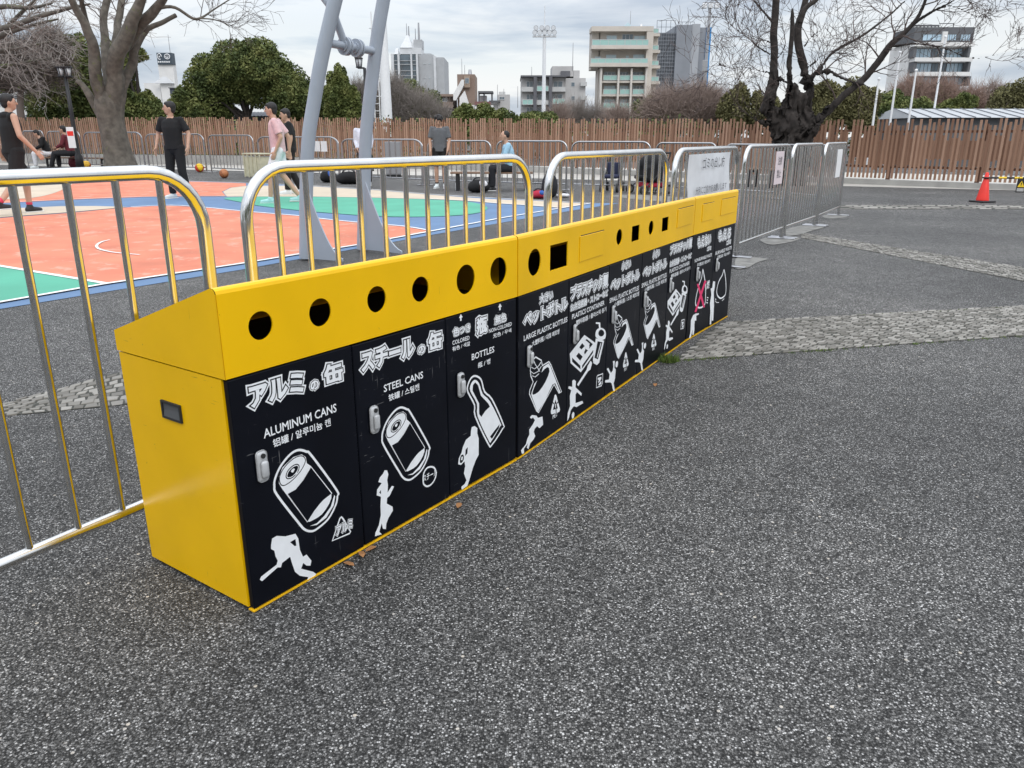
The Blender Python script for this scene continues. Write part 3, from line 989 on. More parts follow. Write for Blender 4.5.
        sil(P, 2, Z9, [(495, 96), (513, 98), (509, 152), (501, 192), (503, 300), (496, 432), (483, 432), (485, 352), (478, 464), (467, 464), (472, 352), (469, 280), (480, 212), (475, 158), (488, 153)])
        for q in ([(512, 262), (526, 278), (546, 276)], [(516, 244), (520, 258)], [(572, 262), (590, 244)]):
            P.new()
            P.layer(f(stroke(q, 5)), 0)
    return T, P

def handle_mesh():
    b = MB()
    b.bbox(-.0165, .0165, -.030, -.0152, -.043, .043, .011, 0, seg=3)
    b.bbox(-.011, .011, -.040, -.028, -.030, .018, .008, 0, seg=3)
    b.cyl((0, -.0301, .030), (0, -.034, .030), .0065, seg=12, mi=1)
    return b.mesh('handle', ['handle', 'rubber'])
HM = handle_mesh()
HPX = [(260.4, 465.5), (372.6, 419), (459.3, 384.4), (528, 356), (573.8, 333.8), (612.1, 314.3), (644.1, 299.5), (669.6, 285), (696.5, 274), (715.9, 264.7)]
UDOORS = [[0, 1, 2], [3, 4, 5, 6, 7], [8, 9]]
DSPLIT = [[0, .409, .818, 1.22676], [0, .431, .850, 1.272, 1.690, 2.0983], [0, .412, .81936]]
HOLES = [[('c', 260.5, 325.6, 14.6), ('c', 320.1, 312.4, 14.2), ('c', 376.6, 299.3, 13.2), ('c', 420.3, 289.2, 12.6), ('c', 465.7, 279.4, 14.8), ('c', 498.4, 271.3, 14.0)],
         [('c', 534.4, 262.3, 13.4), ('s', 550.1, 245.6, 270.9, 567), ('c', 619.2, 237, 7.8), ('s', 632, 226.5, 241.8, 638.8), ('c', 651, 227.8, 7), ('s', 662.3, 218.1, 231.7, 667.8)], []]
FLAPS = [[], [(579.5, 236.5, 261.9, 602.2), (677.7, 209.4, 227.8, 691.4)], [(702.6, 204.4, 221.6, 712.3), (721.4, 199.7, 215.3, 733.6)]]
BLAB = ['nearest yellow and black recycling bin, its doors for aluminium cans, steel cans and bottles',
        'long middle yellow and black recycling bin of the row, for plastic bottles and containers',
        'short yellow and black waste bin at the far end, a pink cross on one door']
def make_bin(u):
    P0, th, Ln = UN[u]
    root = thing('recycling_bin', BLAB[u], 'recycling bin', P0 + Vector((-math.sin(th), math.cos(th), 0)) * .0162, th, 'recycling bins in a row')
    g = .0035 if u else 0
    x0, x1 = g, Ln - .0035
    b = MB()                                                   # cabinet: open sheet metal case
    b.box(x0, x0 + .022, .004, DEP, .012, ZD - .004)
    b.box(x1 - .022, x1, .004, DEP, .012, ZD - .004)
    b.box(x0 + .022, x1 - .022, DEP - .022, DEP, .012, ZD - .004)
    b.box(x0 + .022, x1 - .022, .004, DEP - .022, .012, .03)
    b.box(x0, x1, -.0182, .0038, .003, .0072, 1)                # yellow lip under the doors
    b.box(x0 + .03, x1 - .03, .03, DEP - .03, .0, .0118, 2)
    if u == 0:                                                 # recessed grip in the end panel
        b.box(x0 - .002, x0 - .0003, .196, .270, .498, .535, 4)
        b.prism([(x0 - .005, .498), (x0 - .0021, .498), (x0 - .0021, .518)], .197, .269, 4)
        b.box(x0 - .006, x0 - .0002, .190, .196, .492, .541, 3)
        b.box(x0 - .006, x0 - .0002, .270, .276, .492, .541, 3)
        b.box(x0 - .006, x0 - .0002, .196, .270, .535, .541, 3)
        b.box(x0 - .006, x0 - .0002, .196, .270, .492, .498, 3)
    b.build('cabinet', ['yellow', 'yellow_edge', 'inside', 'rubber', 'grip'], root)
    hd = MB()                                                  # sloping hood with holes
    loops = [[(x0, ZD), (x1, ZD), (x1, ZT - .014), (x0, ZT - .014)]]
    for q in HOLES[u]:
        if q[0] == 'c':
            s_, z_ = FS(u, q[1], q[2])
            r_ = abs(FS(u, q[1], q[2] - q[3])[1] - FS(u, q[1], q[2] + q[3])[1]) / 2
            loops.append(circ(s_, z_, r_, 32))
        else:
            s0, z1 = FS(u, q[1], q[2]); s1, z0 = FS(u, q[4], q[3])[0], FS(u, q[1], q[3])[1]
            c = [(s0, z0), (s1, z0), (s1, z1), (s0, z1)]
            loops.append(c)
    hd.addmesh(fill2d(loops), 0, Matrix.Translation((0, -.0172, 0)) @ TOXZ)
    hd.addmesh(fill2d(loops), 0, Matrix.Translation((0, -.013, 0)) @ TOXZ)
    for lp in loops:
        n = len(lp)
        for i in range(n):
            a, c = lp[i], lp[(i + 1) % n]
            hd.poly([(a[0], -.0172, a[1]), (c[0], -.0172, c[1]), (c[0], -.013, c[1]), (a[0], -.013, a[1])])
    prof = [(-.0172, ZT - .014), (-.0145, ZT - .006), (-.009, ZT - .0015), (.0, ZT), (DEP + .004, ZB), (DEP + .004, ZD)]
    for i in range(len(prof) - 1):
        a, c = prof[i], prof[i + 1]
        n = hd.pts([(x0, *a), (x1, *a), (x1, *c), (x0, *c)])
        hd.face((n, n + 1, n + 2, n + 3), 0, i < 3)
    for xx in (x0 - .002, x1 + .001):
        ps = [(xx, *q) for q in prof] + [(xx, -.0172, ZD)]
        hd.poly(ps)
        ps = [(xx + (.003 if xx < .5 else -.003), q[1], q[2]) for q in ps]
        hd.poly(ps, 2)
    hd.poly([(x0 + .004, .04, ZD + .002), (x1 - .004, .04, ZD + .002), (x1 - .004, DEP, ZD + .002), (x0 + .004, DEP, ZD + .002)], 2)
    hood = hd.build('hood', ['yellow', 'yellow_edge', 'inside'], root)
    for (ax, ay, by, cx) in FLAPS[u]:
        s0, z1 = FS(u, ax, ay); s1, z0 = FS(u, cx, by)[0], FS(u, ax, by)[1]
        f = MB()
        f.box(s0 + .01, s1 + .0045, -.0181, -.0175, z0 + .015, z1 + .0035, 1)
        f.bbox(s0, s1, -.0205, -.0173, z0, z1, .0012, 0, seg=1)
        f.build('flap', ['yellow', 'inside'], hood)
    for i, k in enumerate(UDOORS[u]):
        d0, d1 = DSPLIT[u][i], DSPLIT[u][i + 1]
        off = -.002 * (k % 2)
        d0 = max(d0, x0 + .003) + .0018; d1 = min(d1, x1 - .003) - .0018
        zb = .009 + .002 * ((k * 7) % 3)
        db = MB(); db.bbox(d0, d1, -.016, .0035, zb, ZD - .0045 - .001 * ((k * 5) % 3), .0022, 0, seg=1)
        d = db.build('door', 'black_door', root)
        T, P = door_print(u, k)
        T.build(d)
        P.build(d)
        hs, hz = FS(u, *HPX[k])
        h = bpy.data.objects.new('handle', HM)
        COL.objects.link(h); h.parent = d; h.location = (hs, 0, hz)
    return root
for u in range(3):
    make_bin(u)

# =================================================================== BARRIERS
BL = 1.7
def make_barrier(m, label, group):
    root = thing('crowd_barrier', label, 'barrier', group=group)
    b = MB()
    rr, H, r = .17, 1.124, .0205
    path = [(0, 0, .03), (0, 0, H - rr)]
    path += [(rr - rr * math.cos(a), 0, H - rr + rr * math.sin(a)) for a in [math.pi / 2 * i / 8 for i in range(1, 9)]]
    path += [(BL - rr + rr * math.sin(a), 0, H - rr + rr * math.cos(a)) for a in [math.pi / 2 * i / 8 for i in range(0, 9)]]
    path += [(BL, 0, .03)]
    b.tube([(x, y, z - r * (z > .2)) for x, y, z in path], r, 14)
    b.build('frame', m, root)
    b = MB(); b.tube([(.0, 0, .14), (BL, 0, .14)], .016, 10); b.build('lower_rail', m, root)
    bm_ = MB(); bm_.tube([(0, 0, .142), (0, 0, H - .03)], .0105, 8)
    me = bm_.mesh('bar', m)
    for i in range(12):
        o = bpy.data.objects.new('bar', me); COL.objects.link(o); o.parent = root
        o.location = (BL * (i + 1) / 13, 0, 0)
    fm = MB(); fm.bbox(-.03, .03, -.16, .16, .0, .022, .008, 0, seg=1); fm.cyl((0, 0, .02), (0, 0, .06), .026, seg=14)
    me = fm.mesh('foot', 'steel_dull')
    for x in (0, BL):
        o = bpy.data.objects.new('foot', me); COL.objects.link(o); o.parent = root; o.location = (x, 0, 0)
    return root
th0 = R(55.043)
dU = Vector((math.cos(th0), math.sin(th0), 0)); nU = Vector((-math.sin(th0), math.cos(th0), 0))
b3 = UN[0][0] + dU * 2.37 + nU * .6
e3 = (Vector((2.4, 7.95, 0)) - b3).normalized()
a1 = G(142, 505, .14); a1.z = 0
d1 = (a1 - G(0, 565, .14)); d1.z = 0; d1.normalize()
b1r = a1 + d1 * .335
NEAR = [(b1r - d1 * 1.72, b1r, 'shiny steel barrier at the left edge, its end behind the near yellow bin'),
        (UN[0][0] + dU * .535 + nU * .585, UN[0][0] + dU * 2.19 + nU * .595, 'shiny steel barrier behind the near bin, the goal posts rising beyond it'),
        (b3, b3 + e3 * 1.84, 'shiny steel barrier behind the middle bin, next to the one with the white sheet'),
        (b3 + e3 * 2.02, b3 + e3 * 3.86, 'steel barrier behind the far bin with a white sheet hung on it'),
        (G(736, 257.5), G(781, 239), 'steel barrier just beyond the far bin with a narrow pink notice'),
        (G(783.5, 238), G(814, 226.4), 'steel barrier in the middle of the three beyond the bins'),
        (G(816, 225.6), G(838, 215.7), 'last steel barrier of the row, nearest the gnarled tree, with a narrow white notice')]
proto = None
for a, c, lab in NEAR:
    if proto is None:
        proto = make_barrier('steel', lab, 'steel barriers standing in line with the bins'); o = proto
    else:
        o = dup(proto, (0, 0, 0), label=lab)
    place(o, a, c, BL)
BACK = [(29, 49, 167.3, 167.6, 'left of the two seated players'), (53, 85, 167.8, 169, 'behind the seated player in maroon'), (89, 146, 169, 170.4, 'behind the big bare tree trunk'),
        (150, 207, 170.6, 172.3, 'behind the man in black T-shirt and trousers'), (212, 256, 172.6, 174.6, 'beside the pale planter box'), (261, 340, 175, 179.8, 'with white papers on it, left of the goal posts'),
        (344, 423, 180, 185, 'behind the right goal post'), (429, 491, 185.2, 187.6, 'behind the youth in the grey T-shirt'), (497, 566, 187.8, 190, 'behind the man sitting in pale blue'),
        (571, 648, 190.2, 192.2, 'behind the two pushchairs'), (654, 713, 192.4, 195.2, 'behind the hung white sheet'), (722, 774, 195.6, 198.6, 'beside the gnarled tree, left of its trunk'), (779, 826, 199, 203.5, 'in front of the foot of the gnarled tree')]
HB = [1.40, 1.38, 1.34, 1.27, 1.23, 1.18, 1.12, 1.09, 1.09, 1.08, 1.06, 1.04, 1.04]
bproto = None
for (xa, xb, ya, yb, w), hb in zip(BACK, HB):
    lab = 'steel barrier across the court, ' + w
    if bproto is None:
        bproto = make_barrier('steel_dull', lab, 'steel barriers along the far side of the court'); o = bproto
    else:
        o = dup(bproto, (0, 0, 0), label=lab)
    place(o, G(xa, ya), G(xb, yb), BL)
    o.scale.z = hb / 1.1

def sheet_on(name, label, cat, a, c, f0, f1, z0, z1, m, lines, group=None, tilt=0., rip=.006):
    """a thin hanging sheet on the barrier from a to c, with text lines (text, x0, x1, zlow, zhigh in 0..1)"""
    d = Vector(c) - Vector(a); d.z = 0; Ln = d.length
    root = thing(name, label, cat, (a[0], a[1], 0), math.atan2(d.y, d.x), group)
    b = MB(); nx, nz = 12, 10
    x0, x1 = f0 * Ln, f1 * Ln
    for j in range(nz + 1):
        for i in range(nx + 1):
            x, z = x0 + (x1 - x0) * i / nx, z0 + (z1 - z0) * j / nz
            w_ = rip * mnoise.noise(Vector((x * 5, z * 4, 3.3))) * 2 + tilt * (1 - j / nz)
            b.v.append((x, -.026 - w_, z))
    for j in range(nz):
        for i in range(nx):
            n = j * (nx + 1) + i
            b.face((n, n + 1, n + nx + 2, n + nx + 1), 0, True)
    k0 = len(b.v)
    b.v.extend([(x, y + .002, z) for x, y, z in b.v[:k0]])
    for j in range(nz):
        for i in range(nx):
            n = k0 + j * (nx + 1) + i
            b.face((n, n + nx + 1, n + nx + 2, n + 1), 0, True)
    b.build('sheet', m, root)
    if lines:
        t = MB()
        for body, u0, u1, v0, v1 in lines:
            me = text2d(body)
            bx0, bx1, by0, by1 = bounds(me)
            X0, X1 = x0 + (x1 - x0) * u0, x0 + (x1 - x0) * u1
            Zl, Zh = z0 + (z1 - z0) * v0, z0 + (z1 - z0) * v1
            T = Matrix.Translation((X0, -.0285 - rip * 1.3 - tilt, Zl)) @ TOXZ @ Matrix.Diagonal(((X1 - X0) / (bx1 - bx0), (Zh - Zl) / (by1 - by0), 1, 1)) @ Matrix.Translation((-bx0, -by0, 0))
            t.addmesh(me, 0, T)
        t.build('lettering', 'ink', root)
    return root
sheet_on('notice_sheet', 'white vinyl sheet with handwritten lines hanging on the barrier behind the far bin', 'notice', NEAR[3][0], NEAR[3][1], .14, .80, .50, 1.07, 'sheet',
         [('ゴミの出し方', .27, .8, .80, .95), ('分別にご協力をお願いします', .15, .9, .46, .57), ('ゴミは持ち帰りましょう', .15, .9, .28, .41), ('よろしくお願いします', .08, .85, .06, .17)], rip=.009)
M['pink_paper'] = mat('pale_pink_paper', (.72, .62, .64), .7)
sheet_on('paper_notice', 'narrow pale pink notice hanging on the barrier just beyond the far bin', 'notice', NEAR[4][0], NEAR[4][1], .60, .80, .68, 1.04, 'pink_paper', [('注意', .25, .75, .6, .85), ('禁止', .25, .75, .2, .45)], rip=.003)
sheet_on('paper_notice', 'narrow white notice hanging on the last barrier of the near row', 'notice', NEAR[6][0], NEAR[6][1], .50, .72, .62, 1.02, 'paper', None, rip=.003)
bp = BACK[5]
for i, (f, t_) in enumerate(((.655, 'left'), (.735, 'middle'), (.815, 'right'))):
    sheet_on('paper_sheet', 'white paper sheet on the far barrier beside the goal post, %s one of the three' % t_, 'notice', G(bp[0], bp[2]), G(bp[1], bp[3]), f, f + .07, .78, 1.07, 'paper', None, 'white papers on the far barrier', rip=.004)

# =================================================================== GOAL FRAME
gA, gB = G(306, 260), G(363, 251)
goal = thing('basketball_goal', 'tall grey steel goal frame with two leaning posts beside the court', 'basketball goal', (0, 0, 0))
def post_pts(px, base, Y):
    return [base] + [at(x, y, Y) for x, y in px]
pa = post_pts([(306, 225), (306.2, 195), (307.3, 156), (309.5, 130), (313.7, 104), (318, 78), (323, 52), (329, 26), (335.2, 0), (343, -32), (352, -68)], Vector((gA.x, gA.y, .02)), gA.y)
pb = post_pts([(363.5, 225), (364.3, 195), (365, 156), (366.4, 130), (369, 104), (372.2, 78), (376, 46), (380, 20), (383.5, 0), (389, -32), (395, -68)], Vector((gB.x, gB.y, .02)), gB.y)
for ps, base in ((pa, gA), (pb, gB)):
    b = MB(); b.tube(smooth(ps, 3), .066, 20); b.build('post', 'grey_paint', goal)
    # curved gusset plate standing behind the post
    g_ = MB()
    tip = (G(343, 263.5) - gA) if base is gA else (G(402, 255.5) - gB)
    ln = math.hypot(tip.x, tip.y); ang = math.atan2(tip.y, tip.x)
    prof = [(.03, .022), (ln, .022), (ln, .045)] + [(.03 + (ln - .03) * (1 - t), .05 + .88 * t ** 1.75) for t in [i / 12 for i in range(1, 13)]]
    T = Matrix.Translation((base.x, base.y, 0)) @ Matrix.Rotation(ang, 4, 'Z')
    g_.prism(prof, -.009, .009, 0, T); g_.build('gusset', 'grey_paint', goal)
ca, cb = at(325, 42.5, gA.y), at(376, 51.5, gB.y)
b = MB(); b.tube([ca, cb], .038, 14); b.build('crossbar', 'grey_paint', goal)
dC = (cb - ca).normalized()
b = MB()
for px in (344.5, 356):
    q = ca.lerp(cb, (px - 325) / 51)
    b.tube([q - dC * .028, q - dC * .006], .085, 18); b.tube([q + dC * .006, q + dC * .028], .085, 18)
    b.tube([q - dC * .045, q + dC * .045], .055, 14)
b.build('flange', 'grey_paint', goal)
q = ca.lerp(cb, 19.5 / 51)
b = MB(); b.tube([q, at(331.5, 8, gA.y + .1), at(318, -10, gA.y + .15), at(300, -40, gA.y + .2)], .036, 12); b.build('brace', 'grey_paint', goal)

# =================================================================== PEOPLE
SKIN = mat('skin', (.50, .30, .21), .55, var=.05, vscale=20)
HAIR = mat('black_hair', (.012, .010, .010), .6, var=.4, vscale=60, bump=.5, bscale=140)
def cloth(n, c):
    return mat(n, c, .85, var=.10, vscale=18, bump=.35, bscale=22)
CL = {'black': cloth('black_cloth', (.006, .006, .007)), 'pink': cloth('pink_cloth', (.66, .43, .44)), 'grey': cloth('grey_cloth', (.115, .12, .13)),
      'white': cloth('white_cloth', (.70, .70, .72)), 'maroon': cloth('maroon_cloth', (.13, .018, .028)), 'blue': cloth('pale_blue_cloth', (.32, .52, .66)),
      'dark': cloth('dark_cloth', (.012, .013, .017)), 'lilac': cloth('pale_lilac_cloth', (.62, .63, .72))}
SHOE_W = mat('white_shoe', (.66, .70, .70), .6)
SHOE_T = mat('mint_shoe', (.36, .62, .62), .6)
SHOE_B = mat('black_shoe', (.02, .02, .022), .6)
SOLE = mat('shoe_sole', (.7, .7, .68), .7)
SOCK_R = mat('red_sock', (.62, .05, .10), .8)
EYE = mat('eye', (.02, .015, .012), .3)
LIP = mat('lips', (.36, .13, .11), .5)
def remesh(b, name, m, parent, vox, it=2):
    o = b.build(name, m, None)
    md = o.modifiers.new('r', 'REMESH'); md.mode = 'VOXEL'; md.voxel_size = vox
    ms = o.modifiers.new('s', 'SMOOTH'); ms.factor = .5; ms.iterations = it
    dg = bpy.context.evaluated_depsgraph_get()
    me = bpy.data.meshes.new_from_object(o.evaluated_get(dg))
    o.modifiers.clear()
    o.data = me
    me.name = name
    me.materials.clear(); me.materials.append(m)
    me.polygons.foreach_set('use_smooth', [True] * len(me.polygons))
    o.parent = parent
    return o
def limb(b, ps, rs, balls=True, seg=10):
    ps = [Vector(p) for p in ps]
    for i in range(len(ps) - 1):
        b.tube([ps[i], ps[i + 1]], [rs[i], rs[i + 1]], seg)
    if balls:
        for p, r in zip(ps, rs):
            b.ell(p, (r, r, r), 10, 6)
    elif len(ps) > 2:
        for p, r in list(zip(ps, rs))[1:-1]:
            b.ell(p, (r, r, r), 10, 6)
def hand(b, wrist, elbow, side, fwd=Vector((0, 1, 0))):
    d = (Vector(wrist) - Vector(elbow)).normalized()
    f = (fwd - d * fwd.dot(d))
    f = f.normalized() if f.length > .1 else d.orthogonal().normalized()
    n = d.cross(f)
    c = Vector(wrist)
    T = Matrix((f, n, d)).transposed()
    b.ell(c + d * .045, (.042, .017, .05), 10, 8, T=T)
    for i, (o_, l) in enumerate(((.033, .072), (.011, .082), (-.011, .076), (-.032, .06))):
        p0 = c + d * .075 + f * o_
        p1 = p0 + d * l * .55 + f * o_ * .15 - n * side * .006
        p2 = p1 + d * l * .42 - n * side * .02
        limb(b, [p0, p1, p2], [.0095, .009, .0075], seg=6)
    p0 = c + d * .02 + f * .035
    limb(b, [p0, p0 + d * .035 + f * .03, p0 + d * .07 + f * .035], [.013, .011, .009], seg=6)
STAND = dict(pelvis=(0, 0, .93), chest=(0, .01, 1.28), neck=(0, 0, 1.47), head=(0, .015, 1.625),
             shL=(-.185, 0, 1.42), elL=(-.235, -.02, 1.14), wrL=(-.25, .04, .89), shR=(.185, 0, 1.42), elR=(.235, -.02, 1.14), wrR=(.25, .04, .89),
             hiL=(-.09, 0, .92), knL=(-.10, .02, .50), anL=(-.10, -.01, .09), hiR=(.09, 0, .92), knR=(.10, .02, .50), anR=(.10, -.01, .09))
def person(label, loc, face, pose, top, bottom, shoes, hyaw=0., hpitch=0., scale=1., sleeve='short', legs='long', hair='short', extra=None, seated=False, sock=None, footyaw=(0, 0), group=None):
    J = {k: Vector(v) for k, v in {**STAND, **pose}.items()}
    root = thing('person', label, 'person', loc, math.atan2(-face[0], face[1]), group)
    root.scale = (scale,) * 3
    HT = Matrix.Rotation(hyaw, 3, 'Z') @ Matrix.Rotation(hpitch, 3, 'X')
    hc = J['head']
    h = lambda x, y, z: hc + HT @ Vector((x, y, z))
    sp = [J['pelvis'], J['pelvis'].lerp(J['chest'], .5), J['chest'], J['chest'].lerp(J['neck'], .72)]
    b = MB()
    for p, rx, ry, rz in zip(sp, (.155, .135, .16, .11), (.11, .10, .112, .07), (.15, .15, .12, .06)):
        b.ell(p, (rx, ry, rz), 14, 8)
    limb(b, [J['chest'].lerp(J['neck'], .8), J['neck'], h(0, -.01, -.07)], [.065, .056, .052])
    b.ell(hc, (.076, .094, .112), 16, 12, T=HT)
    b.ell(h(0, .035, -.062), (.052, .052, .058), 12, 8, T=HT)
    limb(b, [h(0, .088, .018), h(0, .108, -.022)], [.011, .015], seg=6)
    for sx in (-1, 1):
        b.ell(h(sx * .078, -.008, -.008), (.012, .022, .032), 8, 6, T=HT)
    for s_, sd_ in (('L', -1), ('R', 1)):
        limb(b, [J['sh' + s_], J['el' + s_], J['wr' + s_]], [.052, .040, .027])
        hand(b, J['wr' + s_], J['el' + s_], sd_)
        limb(b, [J['hi' + s_], J['kn' + s_], J['kn' + s_].lerp(J['an' + s_], .3), J['an' + s_]], [.088, .056, .056, .036])
    remesh(b, 'body', SKIN, root, .0105, 2)
    # hair
    b = MB()
    if hair == 'short':
        b.ell(h(0, -.022, .032), (.089, .098, .098), 16, 10, T=HT)
        b.ell(h(0, .040, .078), (.066, .042, .030), 12, 8, T=HT)
        b.ell(h(0, -.05, -.02), (.078, .06, .075), 12, 8, T=HT)
    elif hair == 'curly':
        rr = random.Random(3)
        for _ in range(46):
            a, z = rr.uniform(0, 6.28), rr.uniform(-.25, 1)
            q = Vector((math.cos(a) * math.sqrt(1 - min(1, z * z)) * .088, math.sin(a) * math.sqrt(1 - min(1, z * z)) * .095 - .016, z * .1 + .028))
            if q.y > .05 and q.z < .06:
                continue
            b.ell(hc + HT @ q, (.034, .034, .03), 7, 5, T=HT)
        b.ell(h(0, -.02, .03), (.085, .09, .092), 12, 8, T=HT)
    else:
        b.ell(h(0, -.03, .028), (.083, .088, .094), 16, 10, T=HT)
    remesh(b, 'hair', HAIR, root, .012, 1)
    b = MB()
    for sx in (-1, 1):
        b.ell(h(sx * .031, .0865, .006), (.012, .008, .0065), 8, 6, T=HT)
        b.ell(h(sx * .031, .0885, .03), (.017, .007, .0045), 8, 6, T=HT)
    b.build('eyes', EYE, root)
    b = MB(); b.ell(h(0, .083, -.06), (.02, .008, .007), 8, 6, T=HT); b.build('mouth', LIP, root)
    # top
    b = MB()
    up = (J['neck'] - J['pelvis'])
    hem = J['pelvis'] - up.normalized() * (.04 if not seated else -.03)
    fx = Vector((1, 0, 0)); uz = up.normalized(); fy = uz.cross(fx).normalized()
    TT = Matrix((fx, fy, uz)).transposed()
    lev = [(hem, .182, .135), (J['pelvis'].lerp(J['chest'], .35), .172, .128), (J['chest'], .188, .136), (J['chest'].lerp(J['neck'], .55), .185, .112), (J['chest'].lerp(J['neck'], .80), .125, .088), (J['neck'] - uz * .03, .075, .070), (J['neck'] - uz * .012, .066, .062)]
    n0 = len(b.v); sg = 18
    for c, rx, ry in lev:
        for j in range(sg):
            a = 2 * math.pi * j / sg
            b.v.append(tuple(c + TT @ Vector((rx * math.cos(a), ry * math.sin(a), 0))))
    for i in range(len(lev) - 1):
        for j in range(sg):
            a, c = n0 + i * sg + j, n0 + i * sg + (j + 1) % sg
            b.face((a, c, c + sg, a + sg))
    b.face(list(range(n0, n0 + sg))[::-1]); b.face(range(n0 + (len(lev) - 1) * sg, n0 + len(lev) * sg))
    if sleeve != 'none':
        for s_ in 'LR':
            sh, el, wr = J['sh' + s_], J['el' + s_], J['wr' + s_]
            b.ell(sh, (.064, .064, .062), 12, 8)
            limb(b, [J['neck'] - uz * .055, sh], [.052, .055])
            if sleeve == 'short':
                limb(b, [sh, sh.lerp(el, .78)], [.062, .071], False)
            else:
                limb(b, [sh, el, el.lerp(wr, .93)], [.07, .058, .046], False)
    else:
        for s_ in 'LR':
            b.ell(J['sh' + s_] - Vector((J['sh' + s_].x * .25, 0, 0)), (.06, .075, .07), 12, 8)
        b.ell(J['neck'] + Vector((0, -.05, -.03)), (.10, .075, .06), 12, 8)          # hood lying on the back
    remesh(b, 'shirt', top, root, .0125, 3)
    # trousers
    b = MB()
    b.ell(J['pelvis'] - Vector((0, 0, .02)), (.165, .125, .12), 14, 8)
    for s_ in 'LR':
        hi, kn, an = J['hi' + s_], J['kn' + s_], J['an' + s_]
        if legs == 'long':
            limb(b, [hi, kn, an + (kn - an) * .02], [.106, .080, .066], False)
            b.ell(hi, (.11, .11, .11), 12, 8)
        else:
            limb(b, [hi, hi.lerp(kn, .9)], [.11, .108], False)
            b.ell(hi, (.112, .112, .112), 12, 8)
    remesh(b, 'trousers' if legs == 'long' else 'shorts', bottom, root, .0125, 3)
    for i, s_ in enumerate('LR'):
        an, kn = J['an' + s_], J['kn' + s_]
        fd = Matrix.Rotation(footyaw[i], 3, 'Z') @ Vector((0, 1, 0))
        b = MB()
        sh = an - (an - kn).normalized() * 0
        limb(b, [an + fd * -.035 - Vector((0, 0, .045)), an + fd * .06 - Vector((0, 0, .05)), an + fd * .155 - Vector((0, 0, .058))], [.046, .046, .036])
        limb(b, [an, an - Vector((0, 0, .04))], [.05, .048])
        s0 = remesh(b, 'shoe', shoes, root, .012, 2)
        b = MB()
        T = Matrix.Translation(an) @ Matrix.Rotation(footyaw[i], 4, 'Z')
        b.bbox(-.045, .045, -.08, .19, -.092, -.074, .008, 0, T, 2)
        b.build('sole', SOLE, s0)
        if sock:
            b = MB(); b.tube([an + Vector((0, 0, .03)), an.lerp(kn, .15)], [.044, .046], 14); b.build('sock', sock, root)
    return root
# strides: left-walking man in pink etc.
person('man in black sleeveless hooded top and shorts walking away at the left edge', G(25, 214), (.48, .88),
       dict(hiL=(-.09, 0, .92), knL=(-.09, .16, .53), anL=(-.08, .14, .10), knR=(.11, -.10, .50), anR=(.12, -.42, .19), elL=(-.27, -.10, 1.16), wrL=(-.30, -.02, .92), elR=(.28, -.02, 1.15), wrR=(.34, .14, .93), chest=(0, .03, 1.28), neck=(0, .04, 1.47), head=(0, .07, 1.63)),
       CL['black'], CL['black'], SHOE_B, hyaw=-.4, scale=1.05, sleeve='none', legs='short', sock=SOCK_R)
person('man in black T-shirt and black trousers looking to the left, on the court', G(181, 198.5), (-.10, -1.),
       dict(knL=(-.12, .05, .50), anL=(-.17, .02, .09), knR=(.12, .04, .5), anR=(.16, -.03, .09), elL=(-.30, -.02, 1.17), wrL=(-.30, .08, .92), elR=(.30, -.03, 1.17), wrR=(.33, .06, .92)),
       CL['black'], CL['black'], SHOE_W, hyaw=-1.1, scale=1.065, sleeve='short', hair='short', footyaw=(.3, -.4))
person('young man in pale pink T-shirt and white shoes walking left past the goal post', G(283, 203), (-1, -.12),
       dict(knL=(-.09, .14, .52), anL=(-.09, .20, .09), knR=(.09, -.02, .50), anR=(.09, -.30, .11), elL=(-.23, -.10, 1.15), wrL=(-.22, .02, .90), elR=(.23, -.16, 1.16), wrR=(.22, -.16, .90), neck=(0, .03, 1.47), head=(0, .07, 1.62)),
       CL['pink'], CL['white'], SHOE_T, hpitch=-.05, scale=1.03, sleeve='short', legs='short')
person('person in black shirt and trousers half hidden behind the man in pink', G(294, 194), (-.9, -.3),
       dict(head=(0, .05, 1.61), knL=(-.09, .1, .51), anL=(-.09, .12, .09), anR=(.09, -.16, .10)),
       CL['black'], CL['black'], SHOE_W, hyaw=.1, hpitch=-.15, scale=1.02, sleeve='short')
person('youth with curly hair in grey T-shirt and black shorts looking down at his hands', G(441, 188.3), (-.05, -1),
       dict(neck=(0, .03, 1.46), head=(0, .09, 1.60), chest=(0, .0, 1.28), elL=(-.24, .02, 1.14), wrL=(-.2, .12, .9), elR=(.24, .02, 1.14), wrR=(.22, .1, .9)),
       CL['grey'], CL['black'], SHOE_W, hpitch=-.5, scale=.97, legs='short', hair='curly', sock=mat('black_sock', (.02, .02, .02), .9), footyaw=(.2, -.2))
person('person in white top and black trousers hidden behind the right goal post', G(366, 185.5), (.2, -1),
       dict(elL=(-.21, -.03, 1.15), elR=(.21, -.03, 1.15), wrL=(-.17, .10, .95), wrR=(.17, .10, .95)), CL['lilac'], CL['black'], SHOE_W, scale=.95, sleeve='long')
